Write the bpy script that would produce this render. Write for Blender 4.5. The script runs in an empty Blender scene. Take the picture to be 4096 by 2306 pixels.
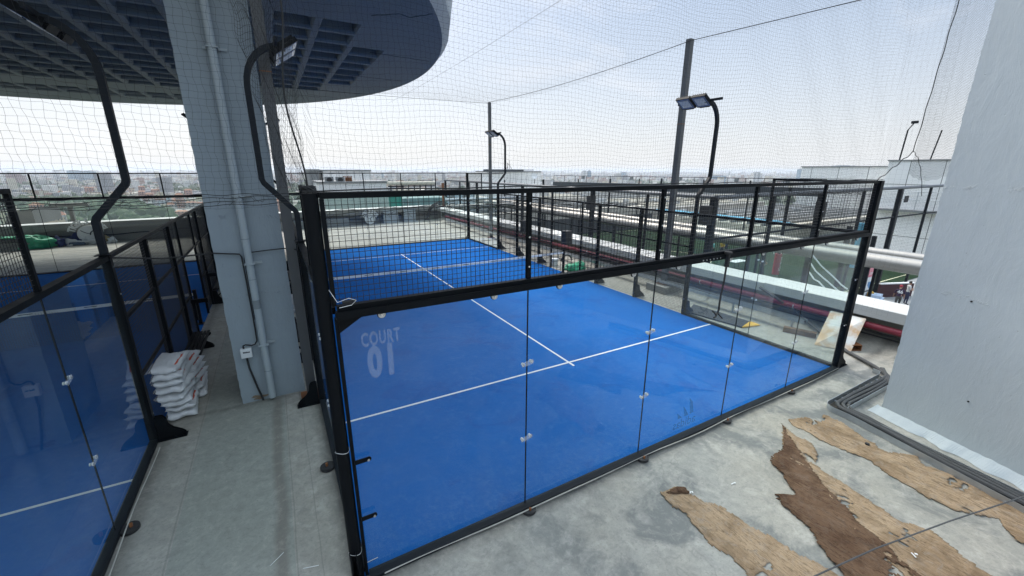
HAZE = 1.6e-4
SUN_EL, SUN_AZ, SUN_E, SUN_ANG = 46, 4, 2.3, 14
SKY_E, EXPO = .10, 0.23
CLOUD = (9.3, 8.95, 9.0, 1); HAZECOL = (8.8, 8.95, 9.1, 1); HAZEHI = (5.7, 7.2, 9.3, 1); HZ_LO, HZ_HI = .88, .42
ZEN = 3.8
import bpy, bmesh, math, random
import numpy as np
from mathutils import Vector, Matrix, noise
random.seed(7)
RNG = np.random.RandomState(11)
D = bpy.data
scn = bpy.context.scene
COL = scn.collection
PI = math.pi

# ------------------------------------------------------------------ camera
CP = np.array([-0.3055, -3.7171, 4.1831])
YAW, PITCH, ROLL, FPX = 0.515055, 0.278524, 0.003348, 1656.29
_f = np.array([math.sin(YAW)*math.cos(PITCH), math.cos(YAW)*math.cos(PITCH), -math.sin(PITCH)])
_r = np.array([math.cos(YAW), -math.sin(YAW), 0.0]); _u = np.cross(_r, _f)
RR = math.cos(ROLL)*_r + math.sin(ROLL)*_u
UU = -math.sin(ROLL)*_r + math.cos(ROLL)*_u
cam = D.cameras.new('camera'); camo = D.objects.new('camera', cam); COL.objects.link(camo)
cam.sensor_width = 36.0; cam.lens = FPX/4096*36.0; cam.clip_end = 30000; cam.clip_start = 0.05
m = Matrix(((RR[0], UU[0], -_f[0], CP[0]), (RR[1], UU[1], -_f[1], CP[1]), (RR[2], UU[2], -_f[2], CP[2]), (0, 0, 0, 1)))
camo.matrix_world = m
scn.camera = camo

def _ray(u, v): return _f + (u-2048)/FPX*RR - (v-1153)/FPX*UU
def at(u, v, x=None, y=None, z=None, t=None):
    """survey helper: a real-world point measured on a known plane"""
    d = _ray(u, v)
    if x is not None: t = (x-CP[0])/d[0]
    if y is not None: t = (y-CP[1])/d[1]
    if z is not None: t = (z-CP[2])/d[2]
    return tuple(CP + t*d)

# ------------------------------------------------------------------ tags
def tag(o, label=None, cat=None, group=None, kind=None):
    if label: o['label'] = label
    if cat: o['category'] = cat
    if group: o['group'] = group
    if kind: o['kind'] = kind
    return o
def empty(name, loc, label, cat, group=None):
    o = D.objects.new(name, None); COL.objects.link(o); o.location = loc; o.empty_display_size = .1
    return tag(o, label, cat, group)
def attach(o, parent):
    """o is modelled in world coordinates; keep it there under its parent"""
    o.parent = parent
    if parent.parent is None: o.location = -Vector(parent.location)
    else: o.location = (0, 0, 0)
def copy_tree(o, parent=None):
    c = o.copy(); COL.objects.link(c)
    if parent: c.parent = parent
    for ch in [k for k in o.children]:
        copy_tree(ch, c)
    return c

class MB:
    def __init__(s): s.v = []; s.f = []; s.m = []; s.mi = 0; s.sm = False
    def add(s, vs, fs):
        b = len(s.v); s.v += [tuple(map(float, p)) for p in vs]
        for f in fs: s.f.append([b+i for i in f]); s.m.append(s.mi)
        return s
    def box(s, c, d, rz=0.0, M=None):
        hx, hy, hz = d[0]/2, d[1]/2, d[2]/2
        ps = [Vector((x*hx, y*hy, z*hz)) for z in (-1, 1) for y in (-1, 1) for x in (-1, 1)]
        if M is not None: ps = [M @ p for p in ps]
        elif rz: R = Matrix.Rotation(rz, 3, 'Z'); ps = [R @ p for p in ps]
        c = Vector(c); ps = [p+c for p in ps]
        return s.add(ps, [(0, 2, 3, 1), (4, 5, 7, 6), (0, 1, 5, 4), (2, 6, 7, 3), (0, 4, 6, 2), (1, 3, 7, 5)])
    def bb(s, x0, x1, y0, y1, z0, z1):
        return s.box(((x0+x1)/2, (y0+y1)/2, (z0+z1)/2), (x1-x0, y1-y0, z1-z0))
    def tube(s, pts, r, n=8, caps=True):
        pts = [Vector(p) for p in pts]; k = len(pts)
        rs = r if isinstance(r, (list, tuple)) else [r]*k
        vs = []; up = None
        for i, p in enumerate(pts):
            t = (pts[min(i+1, k-1)]-pts[max(i-1, 0)])
            if t.length < 1e-9: t = Vector((0, 0, 1))
            t.normalize()
            if up is None:
                up = Vector((0, 0, 1)) if abs(t.z) < .9 else Vector((1, 0, 0))
            a = t.cross(up)
            if a.length < 1e-6: a = t.orthogonal()
            a.normalize(); b = a.cross(t).normalized(); up = b
            off = PI/4 if n == 4 else 0
            for j in range(n):
                w = 2*PI*j/n+off
                vs.append(p + (a*math.cos(w)+b*math.sin(w))*rs[i]*(1.414 if n == 4 else 1))
        fs = []
        for i in range(k-1):
            for j in range(n):
                fs.append((i*n+j, i*n+(j+1) % n, (i+1)*n+(j+1) % n, (i+1)*n+j))
        if caps:
            fs.append(tuple(range(n))[::-1]); fs.append(tuple((k-1)*n+j for j in range(n)))
        return s.add(vs, fs)
    def cyl(s, c, r, h, n=16, axis='z'):
        c = Vector(c); d = {'x': Vector((1, 0, 0)), 'y': Vector((0, 1, 0)), 'z': Vector((0, 0, 1))}[axis] if isinstance(axis, str) else Vector(axis).normalized()
        return s.tube([c-d*h/2, c+d*h/2], r, n)
    def prism(s, poly, a, b, plane='xz'):
        """extrude polygon (2-D) between a and b along the missing axis"""
        def P(p, w):
            if plane == 'xz': return (p[0], w, p[1])
            if plane == 'yz': return (w, p[0], p[1])
            return (p[0], p[1], w)
        n = len(poly); vs = [P(p, a) for p in poly]+[P(p, b) for p in poly]
        fs = [tuple(range(n))[::-1], tuple(range(n, 2*n))]+[(i, (i+1) % n, n+(i+1) % n, n+i) for i in range(n)]
        return s.add(vs, fs)
    def build(s, name, mat, parent=None, smooth=None, fixn=True):
        me = D.meshes.new(name); me.from_pydata(s.v, [], s.f)
        mats = mat if isinstance(mat, (list, tuple)) else [mat]
        for mm in mats: me.materials.append(mm)
        if len(mats) > 1: me.polygons.foreach_set('material_index', s.m)
        if fixn:
            bm = bmesh.new(); bm.from_mesh(me); bmesh.ops.recalc_face_normals(bm, faces=bm.faces); bm.to_mesh(me); bm.free()
        if s.sm if smooth is None else smooth:
            me.polygons.foreach_set('use_smooth', [True]*len(me.polygons))
            try: me.set_sharp_from_angle(angle=math.radians(40))
            except Exception: pass
        o = D.objects.new(name, me); COL.objects.link(o)
        if parent: attach(o, parent)
        return o
def top(mb, name, mat, label, cat, group=None, smooth=None, kind=None):
    o = mb.build(name, mat, None, smooth)
    return tag(o, label, cat, group, kind)
def struct(mb, name, mat, smooth=None):
    o = mb.build(name, mat, None, smooth); o['kind'] = 'structure'; return o

# ------------------------------------------------------------------ materials
class NT:
    def __init__(s, name):
        s.m = D.materials.new(name); s.m.use_nodes = True; s.t = s.m.node_tree; s.t.nodes.clear()
        s.out = s.n('ShaderNodeOutputMaterial')
    def n(s, ty, **k):
        x = s.t.nodes.new(ty)
        for a, b in k.items(): setattr(x, a, b)
        return x
    def l(s, a, b): s.t.links.new(a, b)
    def val(s, node, **k):
        for a, b in k.items():
            i = node.inputs[a.replace('_', ' ')]
            if hasattr(b, 'is_linked') or isinstance(b, bpy.types.NodeSocket): s.l(b, i)
            else: i.default_value = b
        return node
    def coord(s, scale=(1, 1, 1), kind='Object', loc=(0, 0, 0), rot=(0, 0, 0)):
        c = s.n('ShaderNodeTexCoord'); mp = s.n('ShaderNodeMapping')
        s.l(c.outputs[kind], mp.inputs[0]); mp.inputs['Scale'].default_value = scale; mp.inputs['Location'].default_value = loc; mp.inputs['Rotation'].default_value = rot
        return mp.outputs[0]
    def noise(s, vec, scale, detail=6, rough=.6, dist=0.0):
        x = s.n('ShaderNodeTexNoise'); s.l(vec, x.inputs['Vector'])
        x.inputs['Scale'].default_value = scale; x.inputs['Detail'].default_value = detail; x.inputs['Roughness'].default_value = rough; x.inputs['Distortion'].default_value = dist
        return x.outputs['Fac']
    def ramp(s, fac, stops, interp='LINEAR'):
        r = s.n('ShaderNodeValToRGB'); s.l(fac, r.inputs[0]); r.color_ramp.interpolation = interp
        e = r.color_ramp.elements
        while len(e) < len(stops): e.new(.5)
        for k, (p, c) in enumerate(stops):
            e[k].position = p; e[k].color = (c[0], c[1], c[2], 1) if isinstance(c, (tuple, list)) else (c, c, c, 1)
        return r.outputs[0]
    def mix(s, fac, a, b, mode='MIX'):
        x = s.n('ShaderNodeMix', data_type='RGBA', blend_type=mode)
        for sock, v in ((x.inputs[0], fac), (x.inputs[6], a), (x.inputs[7], b)):
            if isinstance(v, bpy.types.NodeSocket): s.l(v, sock)
            elif isinstance(v, (int, float)): sock.default_value = v if sock.type == 'VALUE' else (v, v, v, 1)
            else: sock.default_value = (*v, 1)
        return x.outputs[2]
    def math(s, op, a, b=0.0, c=0.0):
        x = s.n('ShaderNodeMath', operation=op)
        for i, v in enumerate((a, b, c)):
            if isinstance(v, bpy.types.NodeSocket): s.l(v, x.inputs[i])
            else: x.inputs[i].default_value = v
        return x.outputs[0]
    def sep(s, vec):
        x = s.n('ShaderNodeSeparateXYZ'); s.l(vec, x.inputs[0]); return x.outputs
    def bump(s, h, strength=.3, dist=.01):
        b = s.n('ShaderNodeBump'); s.l(h, b.inputs['Height']); b.inputs['Strength'].default_value = strength; b.inputs['Distance'].default_value = dist
        return b.outputs[0]
    def bsdf(s, col, rough=.7, metal=0.0, normal=None, spec=.5, **k):
        p = s.n('ShaderNodeBsdfPrincipled')
        if isinstance(col, bpy.types.NodeSocket): s.l(col, p.inputs['Base Color'])
        else: p.inputs['Base Color'].default_value = (*col, 1)
        if isinstance(rough, bpy.types.NodeSocket): s.l(rough, p.inputs['Roughness'])
        else: p.inputs['Roughness'].default_value = rough
        p.inputs['Metallic'].default_value = metal; p.inputs['Specular IOR Level'].default_value = spec
        if normal is not None: s.l(normal, p.inputs['Normal'])
        s.l(p.outputs[0], s.out.inputs[0]); return p

def plain(name, col, rough=.6, metal=0.0, var=.25, scale=6.0, bump=0.0, spec=.5, stretch=(1, 1, 1), bs=40.0):
    t = NT(name); v = t.coord(stretch)
    f = t.noise(v, scale, 5, .6)
    c = t.mix(f, tuple(x*(1-var) for x in col), tuple(min(1, x*(1+var)) for x in col))
    nrm = t.bump(t.noise(v, bs, 4), bump, .01) if bump else None
    r = t.math('MULTIPLY_ADD', f, .25, rough-.12)
    t.bsdf(c, r, metal, nrm, spec); return t.m

M = {}
M['steel'] = plain('black_powder_coated_steel', (.0045, .0058, .0075), .50, 0, .3, 5, .05, .10)
M['steel_far'] = plain('dark_painted_steel', (.011, .014, .018), .55, 0, .35, 4, 0, .15)
M['wire'] = plain('black_wire', (.012, .013, .014), .5, 0, .2)
M['twine'] = plain('black_twine', (.02, .021, .022), .9, 0, .2)
M['twine_grey'] = plain('dusty_twine', (.06, .06, .055), .9, 0, .2)
M['zinc'] = plain('galvanised_steel', (.45, .48, .50), .45, .7, .25, 9)
M['duct'] = plain('silver_duct_skin', (.36, .35, .325), .46, .75, .12, 3, .15, bs=8)
M['white'] = plain('white_paint', (.72, .73, .72), .55, 0, .08, 3)
M['panel'] = plain('white_cladding_panel', (.86, .86, .84), .5, 0, .07, .8)
M['parapet'] = plain('white_metal_coping', (.56, .56, .53), .45, 0, .10, 1.2)
M['line'] = plain('white_court_line', (.70, .72, .74), .9, 0, .1, 30)
M['rubber'] = plain('black_rubber', (.02, .02, .021), .7, 0, .3, 20)
M['cable_grey'] = plain('dusty_black_cable', (.055, .058, .06), .75, 0, .5, 14)
M['red_pipe'] = plain('red_painted_pipe', (.23, .025, .045), .45, 0, .2, 3)
M['pvc'] = plain('grey_painted_pvc', (.34, .39, .41), .5, 0, .06, 4)
M['box'] = plain('white_plastic', (.68, .70, .70), .45, 0, .05)
M['rust'] = plain('rusty_steel', (.22, .085, .03), .8, .1, .6, 12)
M['yellow'] = plain('yellow_plastic', (.75, .42, .04), .5, 0, .15)
M['green_tarp'] = plain('green_tarpaulin', (.03, .33, .17), .55, 0, .4, 7, .5, bs=9)
M['navy'] = plain('navy_cloth', (.02, .03, .10), .8, 0, .4, 9, .5, bs=9)
M['sheet'] = None
M['bagw'] = plain('white_woven_sack', (.62, .63, .63), .75, 0, .10, 8, .35, bs=22)
M['bagred'] = plain('red_sack_print', (.50, .09, .05), .8)
M['baggreen'] = plain('green_sack_print', (.03, .16, .08), .8)
M['wood'] = plain('weathered_timber', (.17, .10, .05), .8, 0, .5, 6, .3, stretch=(1, 8, 8))
M['rubbermat'] = plain('ribbed_rubber_mat', (.045, .045, .047), .75, 0, .4, 8)
M['bolt'] = plain('bright_steel_bolt', (.7, .7, .7), .25, 1, .05)
M['lens'] = plain('floodlight_glass', (.10, .16, .30), .12, .2, .15, 3)
M['darkbeam'] = plain('dark_grey_beam', (.06, .068, .075), .6, 0, .35, 2)
M['greywall'] = plain('grey_wall', (.24, .25, .25), .8, 0, .2, .7)
M['blue'] = plain('light_blue_paint', (.12, .42, .58), .5, 0, .2)
M['tank'] = plain('pale_blue_tank', (.50, .60, .66), .45, 0, .2, 2)
M['greennet'] = plain('green_shade_netting', (.03, .27, .20), .8, 0, .4, 3)

def m_sheet():
    t = NT('stained_metal_sheet'); v = t.coord((1, 1, 1))
    a = t.noise(v, 2.2, 5, .6); c = t.mix(t.ramp(a, [(.42, 0.), (.62, 1.)]), (.62, .63, .61), (.50, .33, .18))
    t.bsdf(c, .5, .1); return t.m
M['sheet'] = m_sheet()

def m_concrete():
    t = NT('terrace_concrete'); v = t.coord()
    x, y, z = t.sep(v)
    big = t.noise(v, .35, 5, .6); mid = t.noise(v, 1.6, 8, .62, .6); fine = t.noise(v, 26, 8, .75)
    base = t.mix(mid, (.215, .203, .165), (.40, .378, .32))
    base = t.mix(t.ramp(big, [(.35, 0.), (.65, 1.)]), base, t.mix(.5, base, (.30, .315, .30)))
    # dark damp blotches in front of the court
    bl = t.noise(t.coord((1, 1, 1), loc=(3, 7, 0)), 1.1, 9, .66, .5)
    blm = t.ramp(bl, [(.47, 0.), (.58, 1.)])
    front = t.math('MULTIPLY', t.math('LESS_THAN', y, -.05), t.ramp(t.math('MULTIPLY', x, .1), [(.06, .25), (.30, 1.)]))
    base = t.mix(t.math('MULTIPLY', t.math('MULTIPLY', blm, front), .72), base, (.105, .118, .118))
    pale = t.ramp(t.noise(v, 2.4, 7, .7, 1.0), [(.52, 0.), (.66, 1.)])
    base = t.mix(t.math('MULTIPLY', pale, .45), base, (.47, .45, .40))
    # far terrace: long streaks of dirt and washed patches
    st = t.noise(t.coord((.16, 1.0, 1)), 1.5, 9, .72, .8)
    stm = t.ramp(st, [(.44, 1.), (.55, 0.)])
    far = t.math('GREATER_THAN', y, 20.3)
    base = t.mix(t.math('MULTIPLY', t.math('MULTIPLY', stm, far), .8), base, (.135, .13, .12))
    # painted / smoother strip of the corridor between the courts and its brown run-off line
    cor = t.math('MULTIPLY', t.math('GREATER_THAN', x, -1.85), t.math('LESS_THAN', x, -.62))
    cor = t.math('MULTIPLY', cor, t.math('LESS_THAN', y, 20))
    base = t.mix(t.math('MULTIPLY', cor, .55), base, (.235, .262, .228))
    wob = t.math('MULTIPLY_ADD', t.noise(t.coord((1, .6, 1)), 1.6, 4), .16, -.08)
    dx = t.math('ABSOLUTE', t.math('ADD', t.math('ADD', x, .74), wob))
    run = t.math('MULTIPLY', t.ramp(dx, [(.03, 1.), (.10, 0.)]), t.math('LESS_THAN', y, 4.55))
    base = t.mix(t.math('MULTIPLY', run, .55), base, (.14, .115, .095))
    for sx, sw in ((-1.87, .010), (-.60, .008), (-.36, .006)):
        d = t.math('ABSOLUTE', t.math('ADD', t.math('SUBTRACT', x, sx), t.math('MULTIPLY', wob, .25)))
        base = t.mix(t.math('MULTIPLY', t.math('LESS_THAN', d, sw), .35), base, (.12, .12, .11))
    # grime along the cage rails and pillar foot, doubling as painted contact shade
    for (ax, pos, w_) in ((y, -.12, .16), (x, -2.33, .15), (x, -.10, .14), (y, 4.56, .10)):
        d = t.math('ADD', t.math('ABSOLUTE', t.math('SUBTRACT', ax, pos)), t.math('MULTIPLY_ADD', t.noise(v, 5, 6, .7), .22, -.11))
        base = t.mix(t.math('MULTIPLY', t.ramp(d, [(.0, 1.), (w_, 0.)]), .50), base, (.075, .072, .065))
    mot = t.noise(v, 7, 10, .82, .4)
    base = t.mix(t.math('MULTIPLY', t.ramp(mot, [(.36, 1.), (.50, 0.)]), .42), base, (.15, .15, .14))
    base = t.mix(t.math('MULTIPLY', t.ramp(mot, [(.52, 0.), (.66, 1.)]), .35), base, (.51, .475, .41))
    # grit and hairline cracks
    base = t.mix(t.math('MULTIPLY', t.ramp(fine, [(.32, 1.), (.47, 0.)]), .55), base, (.13, .13, .12))
    vo = t.n('ShaderNodeTexVoronoi', feature='DISTANCE_TO_EDGE'); dv = t.n('ShaderNodeVectorMath', operation='ADD')
    nz = t.n('ShaderNodeTexNoise'); t.l(v, nz.inputs['Vector']); nz.inputs['Scale'].default_value = 2.5
    sc = t.n('ShaderNodeVectorMath', operation='SCALE'); t.l(nz.outputs['Color'], sc.inputs[0]); sc.inputs['Scale'].default_value = .5
    t.l(v, dv.inputs[0]); t.l(sc.outputs[0], dv.inputs[1]); t.l(dv.outputs[0], vo.inputs['Vector']); vo.inputs['Scale'].default_value = .7
    ck = t.math('MULTIPLY', t.ramp(vo.outputs['Distance'], [(0., 1.), (.010, 0.)]), t.ramp(t.noise(v, .8), [(.5, 0.), (.6, 1.)]))
    base = t.mix(t.math('MULTIPLY', ck, .3), base, (.10, .10, .095))
    rough = t.math('MULTIPLY_ADD', mid, .3, .55)
    t.bsdf(base, rough, 0, t.bump(t.math('MULTIPLY_ADD', fine, .5, mid), .35, .01)); return t.m
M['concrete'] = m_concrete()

def m_turf():
    t = NT('blue_sanded_turf'); v = t.coord()
    big = t.noise(v, .5, 6, .6, .4); fine = t.noise(v, 160, 3, .7); mid = t.noise(v, 5, 7, .7, .5)
    c = t.mix(big, (.0035, .093, .345), (.006, .133, .455))
    c = t.mix(t.math('MULTIPLY', t.ramp(mid, [(.52, 0.), (.70, 1.)]), .34), c, (.05, .17, .44))
    c = t.mix(t.math('MULTIPLY', t.ramp(t.noise(v, .9, 7, .65, 1.2), [(.55, 0.), (.62, 1.)]), .30), c, (.006, .06, .27))
    c = t.mix(t.math('MULTIPLY', t.ramp(fine, [(.30, 1.), (.50, 0.)]), .28), c, (.004, .04, .20))
    c = t.mix(t.math('MULTIPLY', t.ramp(fine, [(.62, 0.), (.75, 1.)]), .20), c, (.05, .20, .50))
    x, y, z = t.sep(v); 
    c = t.mix(t.math('MULTIPLY', t.math('MULTIPLY', t.ramp(t.noise(v, 14, 8, .8), [(.48, 0.), (.62, 1.)]), t.math('ADD', t.math('MULTIPLY', t.ramp(t.math('MULTIPLY', y, .5), [(0., 1.), (.5, 0.)]), .35), .10)), .5), c, (.12, .24, .42))
    t.bsdf(c, .95, 0, t.bump(fine, .5, .004), .04); return t.m
M['turf'] = m_turf()

def m_painted(name, col, seamz=()):
    t = NT(name); v = t.coord(); x, y, z = t.sep(v)
    a = t.noise(v, .9, 6, .6); b = t.noise(t.coord((1, 1, .35)), 5, 8, .7, .4); f = t.noise(v, 30, 6, .7)
    c = t.mix(a, tuple(k*.9 for k in col), tuple(k*1.1 for k in col))
    c = t.mix(t.math('MULTIPLY', t.ramp(b, [(.60, 0.), (.72, 1.)]), .25), c, tuple(k*1.3 for k in col))
    st = t.noise(t.coord((9, 9, .25)), 1.0, 5, .6)
    c = t.mix(t.math('MULTIPLY', t.ramp(st, [(.58, 0.), (.72, 1.)]), .22), c, tuple(k*.72 for k in col))
    sp = t.n('ShaderNodeTexVoronoi'); t.l(v, sp.inputs['Vector']); sp.inputs['Scale'].default_value = 6.5
    pit = t.ramp(sp.outputs['Distance'], [(.02, 1.), (.055, 0.)])
    c = t.mix(t.math('MULTIPLY', pit, .6), c, (.10, .10, .10))
    h = t.math('MULTIPLY_ADD', b, 1.0, t.math('MULTIPLY', f, .12))
    h = t.math('SUBTRACT', h, t.math('MULTIPLY', pit, .8))
    zz = t.math('ADD', z, t.math('MULTIPLY', t.noise(v, 5, 7, .8), .40))
    for sz in seamz:
        d = t.math('ABSOLUTE', t.math('SUBTRACT', zz, sz))
        sm = t.math('MULTIPLY', t.ramp(d, [(.008, 1.), (.035, 0.)]), t.ramp(t.noise(v, 4, 6, .75), [(.50, 0.), (.60, 1.)]))
        h = t.math('ADD', h, t.math('MULTIPLY', sm, t.math('MULTIPLY', f, 1.2)))
        c = t.mix(t.math('MULTIPLY', sm, .30), c, tuple(k*.6 for k in col))
    t.bsdf(c, .62, 0, t.bump(h, .55, .02)); return t.m
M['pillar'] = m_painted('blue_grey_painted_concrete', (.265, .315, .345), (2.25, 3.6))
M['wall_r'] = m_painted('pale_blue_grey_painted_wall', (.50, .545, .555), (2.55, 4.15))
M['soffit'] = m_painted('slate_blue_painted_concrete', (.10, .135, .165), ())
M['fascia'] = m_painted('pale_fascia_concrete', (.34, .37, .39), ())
M['wallgrey'] = m_painted('weathered_grey_wall', (.24, .235, .215), (.5,))
M['fillet'] = m_painted('pale_blue_painted_fillet', (.40, .45, .47), ())

def m_glass():
    t = NT('court_glass'); tr = t.n('ShaderNodeBsdfTransparent'); tr.inputs[0].default_value = (.93, .965, .955, 1)
    gl = t.n('ShaderNodeBsdfGlossy'); gl.inputs['Roughness'].default_value = .02; gl.inputs['Color'].default_value = (.95, 1, 1, 1)
    fr = t.n('ShaderNodeFresnel'); fr.inputs['IOR'].default_value = 1.52
    gm = t.n('ShaderNodeNewGeometry'); ff = t.math('MULTIPLY', fr.outputs[0], t.math('SUBTRACT', 1.0, gm.outputs['Backfacing']))
    mx = t.n('ShaderNodeMixShader'); t.l(ff, mx.inputs[0]); t.l(tr.outputs[0], mx.inputs[1]); t.l(gl.outputs[0], mx.inputs[2])
    df = t.n('ShaderNodeBsdfDiffuse'); df.inputs[0].default_value = (.55, .60, .62, 1)
    v = t.coord(); n = t.noise(v, 1.1, 7, .65, .8)
    d = t.ramp(n, [(.35, .005), (.72, .034)])
    m2 = t.n('ShaderNodeMixShader'); t.l(d, m2.inputs[0]); t.l(mx.outputs[0], m2.inputs[1]); t.l(df.outputs[0], m2.inputs[2])
    t.l(m2.outputs[0], t.out.inputs[0]); return t.m
M['glass'] = m_glass()
def m_frost(name, a, col):
    t = NT(name); tr = t.n('ShaderNodeBsdfTransparent'); df = t.n('ShaderNodeBsdfDiffuse'); df.inputs[0].default_value = (*col, 1)
    mx = t.n('ShaderNodeMixShader'); mx.inputs[0].default_value = a; t.l(tr.outputs[0], mx.inputs[1]); t.l(df.outputs[0], mx.inputs[2]); t.l(mx.outputs[0], t.out.inputs[0]); return t.m
M['frost'] = m_frost('frosted_vinyl', .09, (.75, .8, .85))
M['frost2'] = m_frost('worn_dark_vinyl', .26, (.10, .20, .30))
M['acryl'] = m_frost('clear_clamp_plate', .22, (.7, .75, .8))

def m_burlap(name, c1, c2, dust=.3):
    t = NT(name); v = t.coord()
    a = t.ramp(t.noise(v, 1.3, 8, .65, .8), [(.34, 0.), (.62, 1.)]); w = t.noise(t.coord((1, 1, 1), rot=(0, 0, .9)), 110, 2, .5)
    st = t.noise(t.coord((13, 1.1, 1), rot=(0, 0, -.22)), 1.5, 7, .65, .5)
    c = t.mix(a, c1, c2); c = t.mix(t.math('MULTIPLY', t.ramp(st, [(.35, 1.), (.5, 0.)]), .10), c, tuple(k*.5 for k in c1))
    for sc_, ro in ((1.1, -.22), (2.1, -.05), (1.7, -.5)):
        cr = t.noise(t.coord((7, .8, 1), rot=(0, 0, ro)), sc_, 5, .6, .7); cm = t.ramp(t.math('ABSOLUTE', t.math('SUBTRACT', cr, .5)), [(.002, 1.), (.012, 0.)])
        c = t.mix(t.math('MULTIPLY', cm, .6), c, tuple(k*.28 for k in c1))
    c = t.mix(t.math('MULTIPLY', w, .35), c, tuple(k*.5 for k in c1))
    c = t.mix(t.math('MULTIPLY', t.ramp(t.noise(v, 7, 8, .75, 1.0), [(.50, 0.), (.62, 1.)]), dust), c, (.30, .28, .25))
    c = t.mix(t.math('MULTIPLY', t.ramp(t.noise(v, 2.6, 6, .7, .6), [(.52, 0.), (.60, 1.)]), .40), c, tuple(k*.55 for k in c1))
    t.bsdf(c, .95, 0, t.bump(t.math('ADD', w, t.math('MULTIPLY', t.noise(v, 9, 7, .7, .8), 2.)), .6, .012), .05); return t.m
M['burlap'] = m_burlap('tan_burlap', (.24, .165, .10), (.45, .335, .22))
M['burlap_dark'] = m_burlap('brown_burlap', (.095, .055, .035), (.19, .122, .078), .10)

def m_field():
    t = NT('green_artificial_pitch'); v = t.coord(); x, y, z = t.sep(v)
    s = t.ramp(t.math('FRACT', t.math('MULTIPLY', y, .16)), [(.49, 0.), (.51, 1.)])
    c = t.mix(s, (.012, .036, .016), (.015, .044, .019)); c = t.mix(t.noise(v, .7, 6), c, (.02, .036, .018))
    t.bsdf(c, .9, 0, None, .1); return t.m
M['field'] = m_field()
def m_city():
    t = NT('city_ground'); v = t.coord()
    a = t.noise(v, .0022, 6, .6, .5); b = t.noise(v, .02, 8, .8)
    g = t.mix(b, (.025, .05, .02), (.07, .10, .05)); u = t.mix(b, (.09, .085, .075), (.30, .28, .25))
    t.bsdf(t.mix(t.ramp(a, [(.44, 0.), (.54, 1.)]), g, u), .9); return t.m
M['city'] = m_city()
def m_leaf(): 
    t = NT('woodland_foliage'); v = t.coord(); 
    t.bsdf(t.mix(t.noise(v, .05, 6, .7), (.02, .045, .018), (.07, .11, .04)), .9); return t.m
M['leaf'] = m_leaf()
def m_windows(name, wall, glass, sx, sz):
    t = NT(name); v = t.coord(kind='Object'); x, y, z = t.sep(v)
    a = t.math('FRACT', t.math('MULTIPLY', t.math('ADD', x, y), sx)); b = t.math('FRACT', t.math('MULTIPLY', z, sz))
    w = t.math('MULTIPLY', t.math('MULTIPLY', t.math('GREATER_THAN', a, .3), t.math('LESS_THAN', a, .75)), t.math('MULTIPLY', t.math('GREATER_THAN', b, .35), t.math('LESS_THAN', b, .8)))
    t.bsdf(t.mix(w, wall, glass), .6); return t.m
HC = [m_windows('house_wall_%d' % i, c, (.04, .05, .06), .28, .33) for i, c in enumerate([(.55, .53, .49), (.42, .40, .37), (.50, .40, .28), (.60, .60, .58), (.36, .20, .15), (.30, .30, .31), (.52, .47, .30), (.40, .47, .52)])]
M['tower_w'] = m_windows('tower_white', (.62, .62, .62), (.15, .18, .2), .2, .3)
M['tower_b'] = m_windows('tower_glass', (.20, .30, .38), (.06, .12, .18), .2, .3)
M['tower_r'] = m_windows('tower_brick', (.30, .17, .15), (.06, .06, .07), .2, .3)

# ------------------------------------------------------------------ wire nets (numpy)
def net_object(name, G, r, mat, parent=None, dofs=(True, True)):
    """G: (n, m, 3) array of knots; a round-ish twine runs along every row and column"""
    V = []; F = []; base = 0
    def lines(A):
        nonlocal base
        L, K, _ = A.shape
        T = np.gradient(A, axis=1); T /= np.linalg.norm(T, axis=2, keepdims=True)+1e-9
        ref = np.array([.31, .77, .55]); a = np.cross(T, ref); a /= np.linalg.norm(a, axis=2, keepdims=True)+1e-9
        b = np.cross(T, a)
        vs = np.stack([A+r*(a*math.cos(w)+b*math.sin(w)) for w in (0, 2.0944, 4.18879)], axis=2)   # L,K,3,3
        V.append(vs.reshape(-1, 3))
        i = np.arange(L)[:, None, None]*K*3+np.arange(K-1)[None, :, None]*3+np.zeros((1, 1, 3), int)
        j = np.arange(3)[None, None, :]; j2 = (j+1) % 3
        q = np.stack([i+j, i+j2, i+3+j2, i+3+j], axis=3).reshape(-1, 4)+base
        F.append(q); base += L*K*3
    if dofs[0]: lines(G)
    if dofs[1]: lines(G.transpose(1, 0, 2))
    V = np.concatenate(V); F = np.concatenate(F)
    me = D.meshes.new(name); me.vertices.add(len(V)); me.vertices.foreach_set('co', V.ravel().astype(np.float32))
    me.loops.add(F.size); me.loops.foreach_set('vertex_index', F.ravel().astype(np.int32))
    me.polygons.add(len(F)); me.polygons.foreach_set('loop_start', np.arange(0, F.size, 4, dtype=np.int32))
    try: me.polygons.foreach_set('loop_total', np.full(len(F), 4, dtype=np.int32))
    except Exception: pass
    me.update(calc_edges=True); me.validate()
    me.materials.append(mat)
    o = D.objects.new(name, me); COL.objects.link(o)
    if parent: attach(o, parent)
    return o
def wire_panel(name, p0, du, dv, step, r, parent, mat=None):
    """straight welded wires over the rectangle p0 + a*du + b*dv"""
    p0, du, dv = Vector(p0), Vector(du), Vector(dv); mb = MB()
    nu = max(1, round(du.length/step)); nv = max(1, round(dv.length/step))
    n = du.cross(dv).normalized()*r*1.1
    for i in range(1, nu):
        a = p0+du*(i/nu)+n; mb.tube([a, a+dv], r, 4, False)
    for j in range(1, nv):
        a = p0+dv*(j/nv)-n; mb.tube([a, a+du], r, 4, False)
    return mb.build(name, mat or M['wire'], parent, False, False)
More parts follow.
